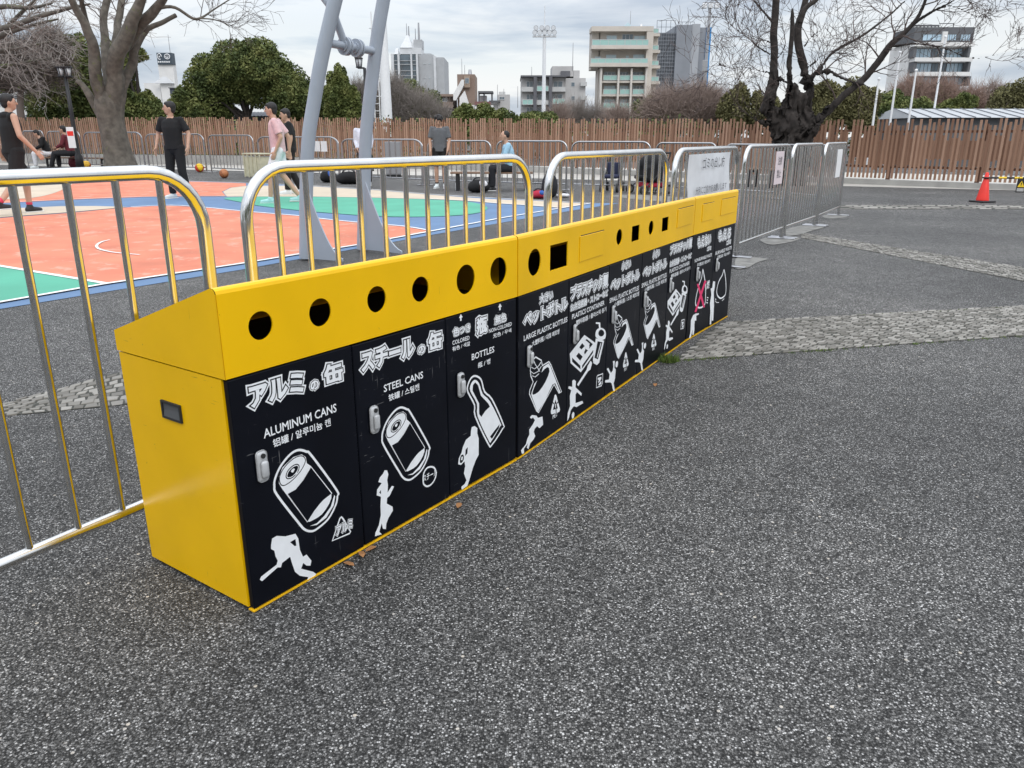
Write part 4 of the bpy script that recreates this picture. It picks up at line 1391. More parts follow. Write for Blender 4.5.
# ---- benches and the people sitting on them
WOOD = mat('bench_wood', (.20, .12, .075), .7, var=.2, vscale=12)
def bench(label, a, c, hgt=.42, dp=.38, group='low benches at the far side of the court'):
    d = Vector(c) - Vector(a); Ln = math.hypot(d.x, d.y)
    root = thing('bench', label, 'bench', (a[0], a[1], 0), math.atan2(d.y, d.x), group)
    b = MB()
    for i in range(4):
        b.bbox(0, Ln, dp * i / 4 + .006, dp * (i + 1) / 4 - .006, hgt - .04, hgt, .005, 0, seg=1)
    b.build('seat', WOOD, root)
    for x in (.12, Ln - .20):
        b = MB(); b.bbox(x, x + .08, .04, .10, .0, hgt - .041, .006, 0, seg=1); b.bbox(x, x + .08, dp - .10, dp - .04, .0, hgt - .041, .006, 0, seg=1)
        b.box(x + .01, x + .07, .10, dp - .10, hgt - .10, hgt - .05)
        b.build('leg', 'black_plastic', root)
    return root
SIT = dict(pelvis=(0, 0, .52), chest=(0, .07, .87), neck=(0, .11, 1.06), head=(0, .15, 1.21), shL=(-.185, .08, 1.01), shR=(.185, .08, 1.01),
           elL=(-.24, .17, .76), wrL=(-.16, .36, .66), elR=(.24, .17, .76), wrR=(.16, .36, .66),
           hiL=(-.09, .02, .50), knL=(-.12, .44, .50), anL=(-.12, .44, .09), hiR=(.09, .02, .50), knR=(.12, .44, .50), anR=(.12, .46, .09))
p6 = G(509, 190.5)
bench('low dark bench on which the man in pale blue sits', (p6.x - 1.35, p6.y - .18, 0), (p6.x + .55, p6.y - .18, 0))
person('older man in pale blue jacket and black trousers sitting on a low bench facing left', (p6.x + .05, p6.y, 0), (-1, -.1), dict(SIT), CL['blue'], CL['dark'], SHOE_B, seated=True, sleeve='long', hair='buzz')
p7, p8 = G(51, 168), G(74, 169)
bench('low dark bench under the two seated players beside the tree', (p7.x - .2, p7.y - .15, 0), (p8.x + 1.3, p8.y - .25, 0), .42, .4)
person('person in black top and white trousers sitting bent forward on the bench by the tree', (p7.x, p7.y, 0), (-.9, -.45), dict(SIT, head=(0, .27, 1.17), neck=(0, .2, 1.04), chest=(0, .11, .86)), CL['black'], CL['white'], SHOE_W, hpitch=-.3, seated=True, sleeve='long', scale=1.12)
person('person in maroon top and dark trousers sitting on the bench by the tree', (p8.x, p8.y, 0), (-1, -.2), dict(SIT, anL=(-.12, .62, .09), knL=(-.12, .47, .48)), CL['maroon'], CL['dark'], SHOE_B, seated=True, sleeve='long', scale=1.2)
bench('low bench in the shade behind the barriers, left of the gnarled tree', G(742, 187), G(776, 188.5), .45, .45)

# =================================================================== SMALL THINGS ROUND THE COURT
def ball(label, p, r, c1, c2):
    root = thing('basketball', label, 'ball', (p[0], p[1], 0), group='balls lying beyond the court')
    m1 = mat('ball_skin', c1, .6); m2 = mat('ball_panel', c2, .6); m3 = M['rubber']
    b = MB(); b.ell((0, 0, r), (r, r, r), 28, 20)
    for i, f in enumerate(b.f):
        c = sum((Vector(b.v[k]) for k in f), Vector()) / len(f) - Vector((0, 0, r))
        c.rotate(Euler((.6, .4, .3)))
        b.m[i] = 1 if (c.x * c.y > 0) else 0
    b.build('panels', [m1, m2], root)
    b = MB()
    for ax in range(3):
        T = Euler((.6, .4, .3)).to_matrix().inverted()
        ring = []
        for i in range(33):
            a = 2 * math.pi * i / 32
            v = [0, 0, 0]; v[(ax + 1) % 3] = math.cos(a) * r * .993; v[(ax + 2) % 3] = math.sin(a) * r * .993
            ring.append(T @ Vector(v) + Vector((0, 0, r)))
        b.tube(ring, r * .03, 5, cap=False)
    b.build('seam', m3, root)
ball('yellow and red ball lying behind the man in black T-shirt and trousers', G(200, 172.3), .15, (.80, .52, .02), (.62, .05, .03))
ball('orange brown basketball lying beside the pale planter box', G(224.5, 178.2), .135, (.42, .16, .06), (.36, .12, .045))
ball('yellow and orange ball lying between the seated players and the tree', G(87, 169.5), .16, (.78, .45, .03), (.50, .13, .03))
def bag(label, p, w, d, h, m, accent=None, rz=0., name='sports_bag', cat='bag'):
    root = thing(name, label, cat, (p[0], p[1], 0), rz)
    rr = random.Random(label)
    b = MB()
    b.ell((0, 0, h * .48), (w / 2, d / 2, h * .48), 14, 10)
    b.ell((-w * .22, .0, h * .36), (w * .3, d * .48, h * .36), 12, 8)
    b.ell((w * .2, 0, h * .40), (w * .3, d * .5, h * .40), 12, 8)
    remesh(b, 'bag_body', m, root, .03, 2)
    b = MB(); b.tube(smooth([(-w * .3, -d * .1, h * .72), (-w * .15, -d * .15, h * 1.05), (w * .12, -d * .15, h * 1.06), (w * .28, -d * .1, h * .74)], 4), .016, 6); b.build('strap', 'black_plastic', root)
    if accent:
        b = MB(); b.ell((w * .18, -d * .22, h * .62), (w * .22, d * .3, h * .3), 12, 8); b.build('pocket', accent, root)
    return root
BLU = cloth('blue_bag_cloth', (.03, .10, .36)); REDC = cloth('red_bag_cloth', (.42, .02, .05)); NAVY = cloth('navy_cloth', (.02, .025, .06))
bag('black bag with a blue pocket lying left of the goal posts', G(329, 182.5), .46, .36, .36, CL['black'], BLU)
bag('large black holdall lying between the two goal posts', G(350, 184), .72, .40, .34, CL['black'])
bag('black bag beside the bench of the man in pale blue', G(479, 192.5), .5, .36, .30, CL['black'], CL['white'])
bag('dark maroon bag leaning against the bench by the tree', G(77, 168.5), .55, .4, .55, CL['maroon'])
bag('upright dark backpack standing right of the seated man in pale blue', G(549.5, 198), .34, .28, .52, CL['dark'], None, name='backpack', cat='backpack')
bag('small red and blue bag lying beside the upright backpack', G(538.5, 198.5), .34, .28, .18, REDC, BLU)
bag('crumpled white cloth bag on the ground right of the upright backpack', G(562, 197.5), .34, .2, .10, CL['white'])
# pale planter box
pb_ = G(244.5, 177); pc_ = G(262, 178)
dd = pc_ - pb_
PALE = mat('pale_wood', (.52, .50, .36), .8, var=.12, vscale=9)
root = thing('planter_box', 'pale slatted wooden box standing behind the man in pink', 'box', pb_, math.atan2(dd.y, dd.x))
Lp = dd.length
b = MB(); b.box(.02, Lp - .02, .02, .5, .02, .60); b.build('box', PALE, root)
for i in range(5):
    x = .02 + (Lp - .08) * i / 4
    b = MB(); b.bbox(x, x + .05, -.006, .0195, .0, .68, .004, 0, seg=1); b.build('slat', PALE, root)
b = MB(); b.bbox(-.01, Lp + .01, -.01, .52, .681, .715, .006, 0, seg=1); b.build('rim', PALE, root)
# grey cabinet behind the barrier
pg = G(386, 177)
root = thing('steel_cabinet', 'grey steel cabinet standing against the fence right of the goal posts', 'cabinet', (pg.x, pg.y, 0), .1)
b = MB(); b.bbox(0, .48, 0, .35, .06, 1.05, .01, 0, seg=1); b.build('case', mat('cabinet_grey', (.24, .24, .25), .6), root)
for i in range(3):
    b = MB(); b.bbox(.015 + i * .155, .155 + i * .155, -.014, -.001, .09, 1.02, .005, 0, seg=1); b.build('door', mat('cabinet_door', (.27, .27, .28), .55), root)
b = MB(); b.box(.02, .46, .02, .33, 0, .059); b.build('plinth', 'black_plastic', root)
# tiny marker cone
def cone(label, p, h, r, m='red', band=True, group='traffic cones'):
    root = thing('traffic_cone', label, 'traffic cone', (p[0], p[1], 0), .3, group)
    b = MB(); b.lathe([(r, .03), (r * .97, .05), (r * .25, h), (r * .19, h + .012)], 24); b.build('cone_body', m, root)
    b = MB(); b.bbox(-r * 1.42, r * 1.42, -r * 1.42, r * 1.42, 0, .034, .012, 0, seg=2); b.build('base', 'black_plastic', root)
    if band:
        b = MB(); b.lathe([(r * .36, h * .86), (r * .30, h * .93)], 24); b.build('band', 'court_white', root)
    return root
root = thing('water_bottle', 'small clear bottle with an orange cap standing beside the youth in grey', 'bottle', G(457, 190.5))
b = MB(); b.lathe([(.034, 0), (.036, .02), (.036, .15), (.015, .19), (.015, .2)], 14); b.build('bottle', 'white_paint', root)
b = MB(); b.lathe([(.022, .2005), (.022, .23)], 12); b.build('cap', mat('orange_cap', (.8, .2, .05), .5), root)
cp = G(982, 202.2)
cone('red traffic cone standing at the right with a striped bar on top', cp, .54, .115)
# striped bar and warning plate
c2 = Vector((cp.x + 1.9, cp.y - .35, 0))
bd = (c2 - cp); bl = math.hypot(bd.x, bd.y)
root = thing('barrier_bar', 'yellow and black striped bar reaching right from the red cone', 'bar', (cp.x, cp.y, .455), math.atan2(bd.y, bd.x))
ring = MB(); ring.lathe([(.060, -.012), (.072, -.012), (.072, .012), (.060, .012)], 20); ring.build('ring', 'black_plastic', root)
n = 13
for i in range(n):
    b = MB(); x0_, x1_ = .07 + (bl - .14) * i / n, .07 + (bl - .14) * (i + 1) / n
    b.tube([(x0_, 0, 0), (x1_, 0, 0)], .019, 12); b.build('stripe', 'sign_yellow' if i % 2 else 'black_plastic', root)
ring = MB(); ring.lathe([(.060, -.012), (.072, -.012), (.072, .012), (.060, .012)], 20, c=(bl, 0, 0)); ring.build('ring', 'black_plastic', root)
cone('red traffic cone at the far end of the striped bar', c2, .54, .115)
fr = .315
wp = cp.lerp(c2, fr) + Vector((0, -.0, 0))
root = thing('warning_sign', 'small black warning plate with a yellow triangle hanging on the striped bar', 'sign', (wp.x, wp.y, .425), math.atan2(bd.y, bd.x))
b = MB(); b.bbox(-.075, .075, -.034, -.027, -.235, .015, .003, 0, seg=1); b.build('plate', 'black_plastic', root)
b = MB()
b.prism([(-.055, -.135), (.055, -.135), (.055, -.12), (.0, -.02), (-.055, -.12)], -.0355, -.0345); b.build('triangle', 'sign_yellow', root)
b = MB(); b.prism([(-.007, -.095), (.007, -.095), (.009, -.052), (-.009, -.052)], -.0372, -.0357); b.ell((0, -.0364, -.11), (.008, .0008, .008), 8, 6); b.build('exclamation_mark', 'black_plastic', root)
b = MB()
for z in (-.165, -.185, -.205):
    b.box(-.06, .06, -.0355, -.0345, z - .005, z + .005)
b.build('text_bars', 'court_white', root)
b = MB()
for x in (-.05, .05):
    b.tube([(x, -.03, .01), (x, -.022, .05), (x, .022, .05)], .004, 6)
b.build('hook', 'black_plastic', root)

# pushchairs
def stroller(label, p, rz, w, h, seatm, frame, hood=True):
    root = thing('pushchair', label, 'pushchair', (p[0], p[1], 0), rz, 'pushchairs at the far side of the court')
    b = MB()
    for sx in (-1, 1):
        b.tube(smooth([(sx * w * .42, .30, .10), (sx * w * .40, .0, h * .42), (sx * w * .36, -.30, h * .80), (sx * w * .34, -.38, h)], 4), .016, 8)
        b.tube([(sx * w * .42, -.34, .10), (sx * w * .40, -.05, h * .46)], .016, 8)
    b.tube([(-w * .34, -.38, h), (w * .34, -.38, h)], .02, 8)
    b.tube([(-w * .42, -.34, .12), (w * .42, -.34, .12)], .012, 8)
    b.build('frame', frame, root)
    b = MB()
    b.bbox(-w * .36, w * .36, -.12, .24, h * .36, h * .46, .03, 0)
    b.bbox(-w * .36, w * .36, -.24, -.10, h * .38, h * .78, .03, 0)
    b.build('seat', seatm, root)
    if hood:
        b = MB(); b.ell((0, -.10, h * .72), (w * .46, .34, h * .28), 16, 10); b.bbox(-w * .4, w * .4, -.28, .2, h * .30, h * .70, .05, 0)
        remesh(b, 'hood', seatm, root, .025, 2)
        b = MB(); b.bbox(-w * .30, w * .30, -.3, .16, h * .16, h * .28, .03, 0); b.build('basket', REDC, root)
    for sx in (-1, 1):
        for y in (-.34, .30):
            b = MB()
            b.tube([(sx * w * .42 + .022 * math.cos(0), y, .10), (sx * w * .42 - .022, y, .10)], .10, 18)
            wh = b.build('wheel', 'rubber', root)
            b = MB(); b.tube([(sx * w * .42 + .026, y, .10), (sx * w * .42 - .026, y, .10)], .055, 12); b.build('hub', 'steel_dull', wh)
stroller('slim pushchair with a navy seat behind the barriers', G(612, 191.5), 2.8, .44, .82, NAVY, 'black_plastic', False)
stroller('large black pushchair with its hood up and a red basket', G(648, 193.5), 2.0, .66, .86, CL['black'], 'black_plastic')

# street lamps
LGLASS = mat('lamp_glass', (.62, .64, .66), .3)
def street_lamp(label, p, h, heads=2):
    root = thing('street_lamp', label, 'street lamp', (p[0], p[1], 0), 0, 'black lantern street lamps')
    b = MB(); b.lathe([(.14, 0), (.13, .5), (.085, .6), (.07, h * .6), (.055, h)], 16); b.build('pole', 'black_plastic', root)
    b = MB(); b.tube([(-.24 if heads else 0, 0, h), (.24 if heads == 2 else 0, 0, h)], .03, 10); b.build('arm', 'black_plastic', root)
    for sx in ((-1, 1) if heads == 2 else (-1,)):
        x = sx * (.135 if heads == 2 else .19)
        b = MB(); b.etube([((x, 0, h + .04), .085, .085), ((x, 0, h + .30), .12, .12)], 0, 4); l_ = b.build('lantern', LGLASS, root)
        b = MB()
        b.bbox(x - .13, x + .13, -.13, .13, h + .301, h + .34, .01, 0, seg=1)
        b.bbox(x - .10, x + .10, -.10, .10, h + .0, h + .039, .01, 0, seg=1)
        for k in range(4):
            a = math.pi / 2 * k
            b.tube([(x + .087 * math.cos(a), .087 * math.sin(a), h + .03), (x + .122 * math.cos(a), .122 * math.sin(a), h + .305)], .015, 6)
        b.build('lantern_frame', 'black_plastic', l_)
    return root
lp = at(80, 165, 29.5)
street_lamp('black lamp post with twin lanterns left of the big bare tree', (lp.x, 29.5, 0), at(68, 77, 29.5).z)
lp = at(368, 120, 29)
street_lamp('black lamp post with one lantern showing behind the right goal post', (lp.x - .02, 29, 0), at(361, 68, 29).z, 1)
root = thing('post_notice', 'white and red notice fixed to the black lamp post by the tree', 'notice', at(74.5, 148, 29.2))
b = MB(); b.bbox(-.13, .13, -.12, -.1, 0, .72, .004, 0, seg=1); b.build('plate', 'paper', root)
b = MB(); b.box(-.11, .11, -.125, -.1205, .42, .58); b.build('red_band', 'red', root)

# leaves on the ground and grass at the bins
for i, (px, py) in enumerate(((362, 556), (371, 551), (349, 566), (459, 507), (655, 386))):
    p = G(px, py); rr = random.Random(i)
    b = MB(); q = [(.022, 0), (.008, .010), (-.012, .008), (-.02, 0), (-.012, -.009), (.008, -.010)]
    a = rr.uniform(0, 6)
    b.poly([(x * math.cos(a) - y * math.sin(a), x * math.sin(a) + y * math.cos(a), .004 + abs(y) * .5 + .004 * rr.random()) for x, y in q])
    o = b.build('dry_leaf', 'dry_leaf', None, (p.x, p.y, 0))
    tag(o, 'small dry brown leaf on the asphalt ' + ('just under the first door edge', 'beside the second steel can door', 'near the foot of the aluminium can door', 'under the bottle door', 'under the small plastic bottle doors')[i], 'leaf', 'dry leaves on the asphalt')
rr = random.Random(5)
b = MB()
def tuft(c, n, rad, hh):
    for _ in range(n):
        a, q = rr.uniform(0, 6.28), rad * math.sqrt(rr.random())
        x, y = c.x + q * math.cos(a), c.y + q * math.sin(a)
        h = hh * rr.uniform(.4, 1); w = .0025
        la = rr.uniform(0, 6.28); lx, ly = math.cos(la) * h * .5, math.sin(la) * h * .5
        b.poly([(x - w * math.sin(la), y + w * math.cos(la), .002), (x + w * math.sin(la), y - w * math.cos(la), .002), (x + lx, y + ly, h)])
tuft(G(668, 361), 420, .06, .045)
for t in range(70):
    k = rr.random() ** 1.6
    c = G(676, 361.3).lerp(G(1090, 332), k); tuft(c, 8, .025, .014)
for t in range(40):
    c = G(850, 316).lerp(G(1090, 303.5), rr.random()); tuft(c, 6, .02, .012)
tag(b.build('grass', 'grass'), kind='stuff')

# =================================================================== VEGETATION
def leaf_mesh(blobs, n, size, rnd, flat=.75):
    """n small folded leaf clumps spread in the outer part of a set of ellipsoids"""
    vol = np.array([b_[1][0] * b_[1][1] * b_[1][2] for b_ in blobs]) ** .67
    idx = rnd.choice(len(blobs), n, p=vol / vol.sum())
    c = np.array([blobs[i][0] for i in range(len(blobs))])[idx]
    r = np.array([blobs[i][1] for i in range(len(blobs))])[idx]
    d = rnd.normal(size=(n, 3)); d /= np.linalg.norm(d, axis=1)[:, None]
    rad = rnd.uniform(.45, 1.12, n) ** .6
    p = c + d * r * rad[:, None]
    u = rnd.normal(size=(n, 3)) + d * .3; u /= np.linalg.norm(u, axis=1)[:, None]
    w = np.cross(u, rnd.normal(size=(n, 3))); w /= np.linalg.norm(w, axis=1)[:, None]
    s = size * rnd.uniform(.6, 1.4, n)[:, None]
    v = np.stack([p - u * s, p + w * s * .55, p + u * s, p - w * s * .55], 1).reshape(-1, 3)
    f = np.arange(n * 4).reshape(-1, 4)
    # clump tone: neighbouring leaves share it
    cl = np.array([mnoise.noise(Vector(q) * (.55 / size * .22)) for q in p]) * .55 + .5
    tone = np.clip(cl + rnd.uniform(-.18, .18, n), 0, 1)
    return v, f, tone
def np_obj(name, v, f, tone, m, parent=None, loc=None):
    me = bpy.data.meshes.new(name)
    me.vertices.add(len(v)); me.vertices.foreach_set('co', np.asarray(v, dtype=np.float32).ravel())
    k = f.shape[1]
    me.loops.add(f.size); me.loops.foreach_set('vertex_index', f.astype(np.int32).ravel())
    me.polygons.add(len(f)); me.polygons.foreach_set('loop_start', np.arange(0, f.size, k, dtype=np.int32))
    me.polygons.foreach_set('loop_total', np.full(len(f), k, dtype=np.int32))
    a = me.attributes.new('rnd', 'FLOAT', 'FACE'); a.data.foreach_set('value', tone.astype(np.float32))
    me.materials.append(m)
    me.update(calc_edges=True)
    o = bpy.data.objects.new(name, me); COL.objects.link(o)
    if parent is not None: o.parent = parent
    if loc is not None: o.location = loc
    return o
LEAF = {'dark': attr_mat('leaf_dark', [(.030, .046, .014), (.074, .100, .030), (.145, .168, .052), (.23, .235, .085)], .7),
        'mid': attr_mat('leaf_mid', [(.04, .056, .018), (.09, .115, .032), (.15, .17, .05), (.21, .215, .08)], .7),
        'olive': attr_mat('leaf_olive', [(.07, .065, .03), (.12, .115, .05), (.17, .16, .07), (.22, .20, .10)], .8)}
TW = {'dim': mat('twig_dim', (.15, .12, .105), .95), 'brown': mat('twig_brown', (.34, .265, .23), .95), 'grey': mat('twig_grey', (.31, .275, .25), .95), 'rust': mat('twig_rust', (.36, .25, .205), .95)}
def leafy_tree(label, boxes, Y, kind, n, size, seed, name='evergreen_tree', cat='tree', dy=None, group=None, trunk=True):
    """boxes: crown lumps as pixel boxes (x0, x1, y0, y1) at distance Y"""
    rnd = np.random.default_rng(seed)
    blobs = []
    n, size = int(n * 3.4), size * .46
    for (x0, x1, y0, y1) in boxes:
        if y1 >= 116:
            y1 += 12
        c = at((x0 + x1) / 2, (y0 + y1) / 2, Y)
        k = Y / FPX * 1.03
        rx, rz = (x1 - x0) / 2 * k, (y1 - y0) / 2 * k
        ry = (rx * .9 if dy is None else dy)
        blobs.append((np.array(c), np.array((rx * .72, ry * .72, rz * .72))))
        for _ in range(9):
            d = rnd.normal(size=3); d /= np.linalg.norm(d)
            q = rnd.uniform(.26, .46)
            blobs.append((np.array(c) + d * np.array((rx, ry, rz)) * (1 - q) * rnd.uniform(.85, 1.05), np.array((rx, ry, rz)) * q))
    cx = np.mean([b_[0] for b_ in blobs], axis=0)
    root = thing(name, label, cat, (cx[0], Y, 0), group=group)
    v, f, t = leaf_mesh(blobs, n, size, rnd)
    v = v - np.array((cx[0], Y, 0))
    np_obj('crown', v, f, t, LEAF[kind], root)
    if trunk:
        b = MB(); rr = random.Random(seed)
        top = cx[2]
        b.tube([(0, 0, 0), (.05, 0, top * .5), (-.05, .05, top)], [.22, .17, .08], 8)
        for c, r in blobs[:24:3]:
            q = Vector(c) - Vector((cx[0], Y, 0))
            b.tube(smooth([(0, 0, top * rr.uniform(.3, .7)), (q.x * .5, q.y * .5, (top * .5 + q.z * .5)), tuple(q)], 3), [.1, .09, .08, .06, .05, .04, .03], 5)
        b.build('trunk', 'bark_d', root)
    return root
def grow(b, p, d, L, r, lvl, rng, spread=.6, up=.15, kids=4, minr=.006, droop=0.):
    n = 4 if lvl > 0 else 3
    ps, rs = [p.copy()], [r]
    for i in range(n):
        d = (d + Vector((rng.gauss(0, .16), rng.gauss(0, .16), rng.gauss(0, .16) + up * .25 - droop))).normalized()
        p = p + d * L / n
        ps.append(p.copy()); rs.append(max(minr * .7, r * (1 - .62 * (i + 1) / n)))
        if lvl > 0 and i > 0 or lvl > 1:
            for _ in range(kids if i == n - 1 else rng.choice([1, 1, 2])):
                ax = Vector((rng.gauss(0, 1), rng.gauss(0, 1), rng.gauss(0, 1)))
                nd = (d + (ax - d * ax.dot(d)).normalized() * spread * rng.uniform(.6, 1.5)).normalized()
                grow(b, p, nd, L * rng.uniform(.45, .75), max(minr, rs[-1] * rng.uniform(.5, .75)), lvl - 1, rng, spread, up, max(1, kids - 1), minr, droop)
    b.tube(ps, rs, 8 if r > .06 else 5 if r > .02 else 3, cap=False, sm=r > .02)
def limbs(b, tw, polys, Y, rng, lvl=2, start=.35, step=2, ky=.5, spread=.8, minr=.006, tl=1.0, seg=10):
    """traced limbs: list of (pixel points, pixel widths, twig density, depth shift at the tip)"""
    k = Y / FPX
    for px, ws, dens, sh in polys:
        n = len(px)
        pts = [at(x, y, Y + sh * i / max(1, n - 1)) for i, (x, y) in enumerate(px)]
        full = smooth([(*p, w * k / 2) for p, w in zip(pts, ws)], 4)
        ps = [Vector(q[:3]) + Vector((mnoise.noise(Vector(q[:3]) * 2), mnoise.noise(Vector(q[:3]) * 2 + Vector((7, 0, 0))), 0)) * q[3] * .5 for q in full]
        rs = [max(.006, q[3]) for q in full]
        b.tube(ps, rs, seg)
        m = len(ps)
        for i in range(int(m * start), m):
            cnt = dens * .65
            while cnt > 0:
                if rng.random() < cnt:
                    d = (ps[min(m - 1, i + 1)] - ps[max(0, i - 1)]).normalized()
                    ax = Vector((rng.gauss(0, 1), rng.gauss(0, 1), rng.gauss(0, 1) + .35))
                    nd = (d * .55 + (ax - d * ax.dot(d)).normalized() * spread).normalized()
                    grow(tw, ps[i], nd, tl * rng.uniform(.6, 1.5), max(minr, min(.022, rs[i] * .45)), lvl, rng, .7, .12, 2, minr)
                cnt -= 1
# --- big bare tree on the left
rng = random.Random(11)
TL = 27.5
q = lambda *a: [(x / 5.689, y / 5.689) for x, y in a]
root = thing('bare_tree', 'big bare grey tree with several upright limbs at the left side of the court', 'tree', (at(119, 165, TL).x, TL, 0))
b, tw = MB(), MB()
base = G(119, 171.5)
k_ = TL / FPX
tp = [Vector((at(119, 150, TL).x, TL, -.05)), at(119.5, 160, TL), at(117, 148, TL), at(113.5, 132, TL), at(110.5, 118, TL), at(109.5, 104, TL), at(110, 92, TL)]
b.tube(smooth([(*p, r) for p, r in zip(tp, [.62, .50, .44, .415, .42, .46, .36])], 4) and [Vector(s_[:3]) for s_ in smooth([(*p, 0) for p in tp], 4)], [s_[0] for s_ in smooth([(r,) for r in [.62, .50, .44, .415, .42, .46, .36]], 4)], 18)
limbs(b, tw, [
    (q((600, 640), (570, 540), (548, 420), (535, 300), (495, 160), (440, 60), (395, -20), (330, -120)), [13, 12, 11, 10, 8, 6.5, 5.5, 4], .25, -1.5),
    (q((640, 600), (610, 420), (598, 260), (590, 130), (610, 0), (640, -120)), [10, 9, 8, 7, 6.5, 5], .25, 1.5),
    (q((650, 640), (655, 500), (660, 380), (700, 250), (755, 125), (800, 0), (840, -100)), [17, 16, 14.5, 13.5, 11, 8, 6], .2, -1.),
    (q((670, 620), (712, 460), (745, 360), (790, 225), (826, 172)), [11, 10, 9, 7.5, 6], .06, .5),
    (q((822, 175), (870, 150), (925, 128), (965, 105), (1000, 87)), [5.5, 4.8, 4.3, 4, 4], .02, .5),
    (q((828, 180), (820, 150), (824, 130)), [4.5, 4, 3], 0, 0),
    (q((715, 270), (780, 165), (850, 90), (905, 30), (945, -40), (990, -120)), [10, 10, 9, 7.5, 6.5, 5], .25, -1.),
    (q((590, 700), (545, 600), (510, 540), (465, 480), (440, 462)), [9, 8, 7, 5, 4.5], .0, 0),
    (q((650, 330), (665, 200), (680, 90), (695, -30), (720, -120)), [8, 7, 6.5, 6, 5], .25, 1.),
    (q((500, 180), (480, 90), (465, 0), (440, -90)), [6, 5, 4, 3], .3, -1.),
    ([(150, 13), (160, 8), (175, 7.5), (193, 18.5), (203, 17), (213, 10), (232, -2)], [4, 3.5, 2.8, 2.6, 2, 1.5, 1], .45, 1.),
    ([(193, 18.5), (210, 19), (222, 22), (230, 27)], [1.6, 1.2, 1, .7], .5, 1.),
], TL, rng, lvl=2, start=.45, minr=.007, tl=.9)
org = Vector(root.location)
for m_ in (b, tw):
    m_.v = [(x - org.x, y - org.y, z) for x, y, z in m_.v]
b.build('trunk', 'bark_l', root); tw.build('twigs', 'twig', root)
# --- neighbouring bare tree whose trunk stands outside the picture on the left
root = thing('bare_tree', 'wide spreading bare tree reaching in over the left edge of the court', 'tree', (at(-60, 150, 31).x, 31, 0))
b, tw = MB(), MB(); rng = random.Random(21)
limbs(b, tw, [
    ([(-62, 172), (-60, 130), (-56, 90), (-48, 55)], [22, 19, 17, 13], .0, 0),
    ([(-50, 62), (-20, 34), (10, 27), (38, 17), (66, 9), (90, 4)], [9, 6.5, 5, 4, 3, 1.6], .85, -2),
    ([(-50, 60), (-22, 46), (8, 33), (34, 25), (58, 19)], [8, 6, 4.5, 3, 1.6], 1., 1),
    ([(-52, 66), (-22, 58), (6, 50), (30, 46), (58, 40)], [7, 5, 3.8, 2.6, 1.4], 1.3, 2),
    ([(-54, 74), (-24, 72), (2, 66), (26, 62), (50, 58)], [6, 5, 3.6, 2.4, 1.3], 1.3, 3),
    ([(-50, 55), (-26, 20), (0, 7), (30, 8), (52, 3)], [8, 6, 4.5, 3, 1.6], .8, -1),
    ([(6, 28), (22, 12), (40, -4)], [3.6, 3, 2], .8, 0)], 31, rng, lvl=2, start=.2, minr=.009, tl=1.15)
org = Vector(root.location)
for m_ in (b, tw):
    m_.v = [(x - org.x, y - org.y, z) for x, y, z in m_.v]
b.build('trunk', 'bark_l', root); tw.build('twigs', TW['grey'], root)
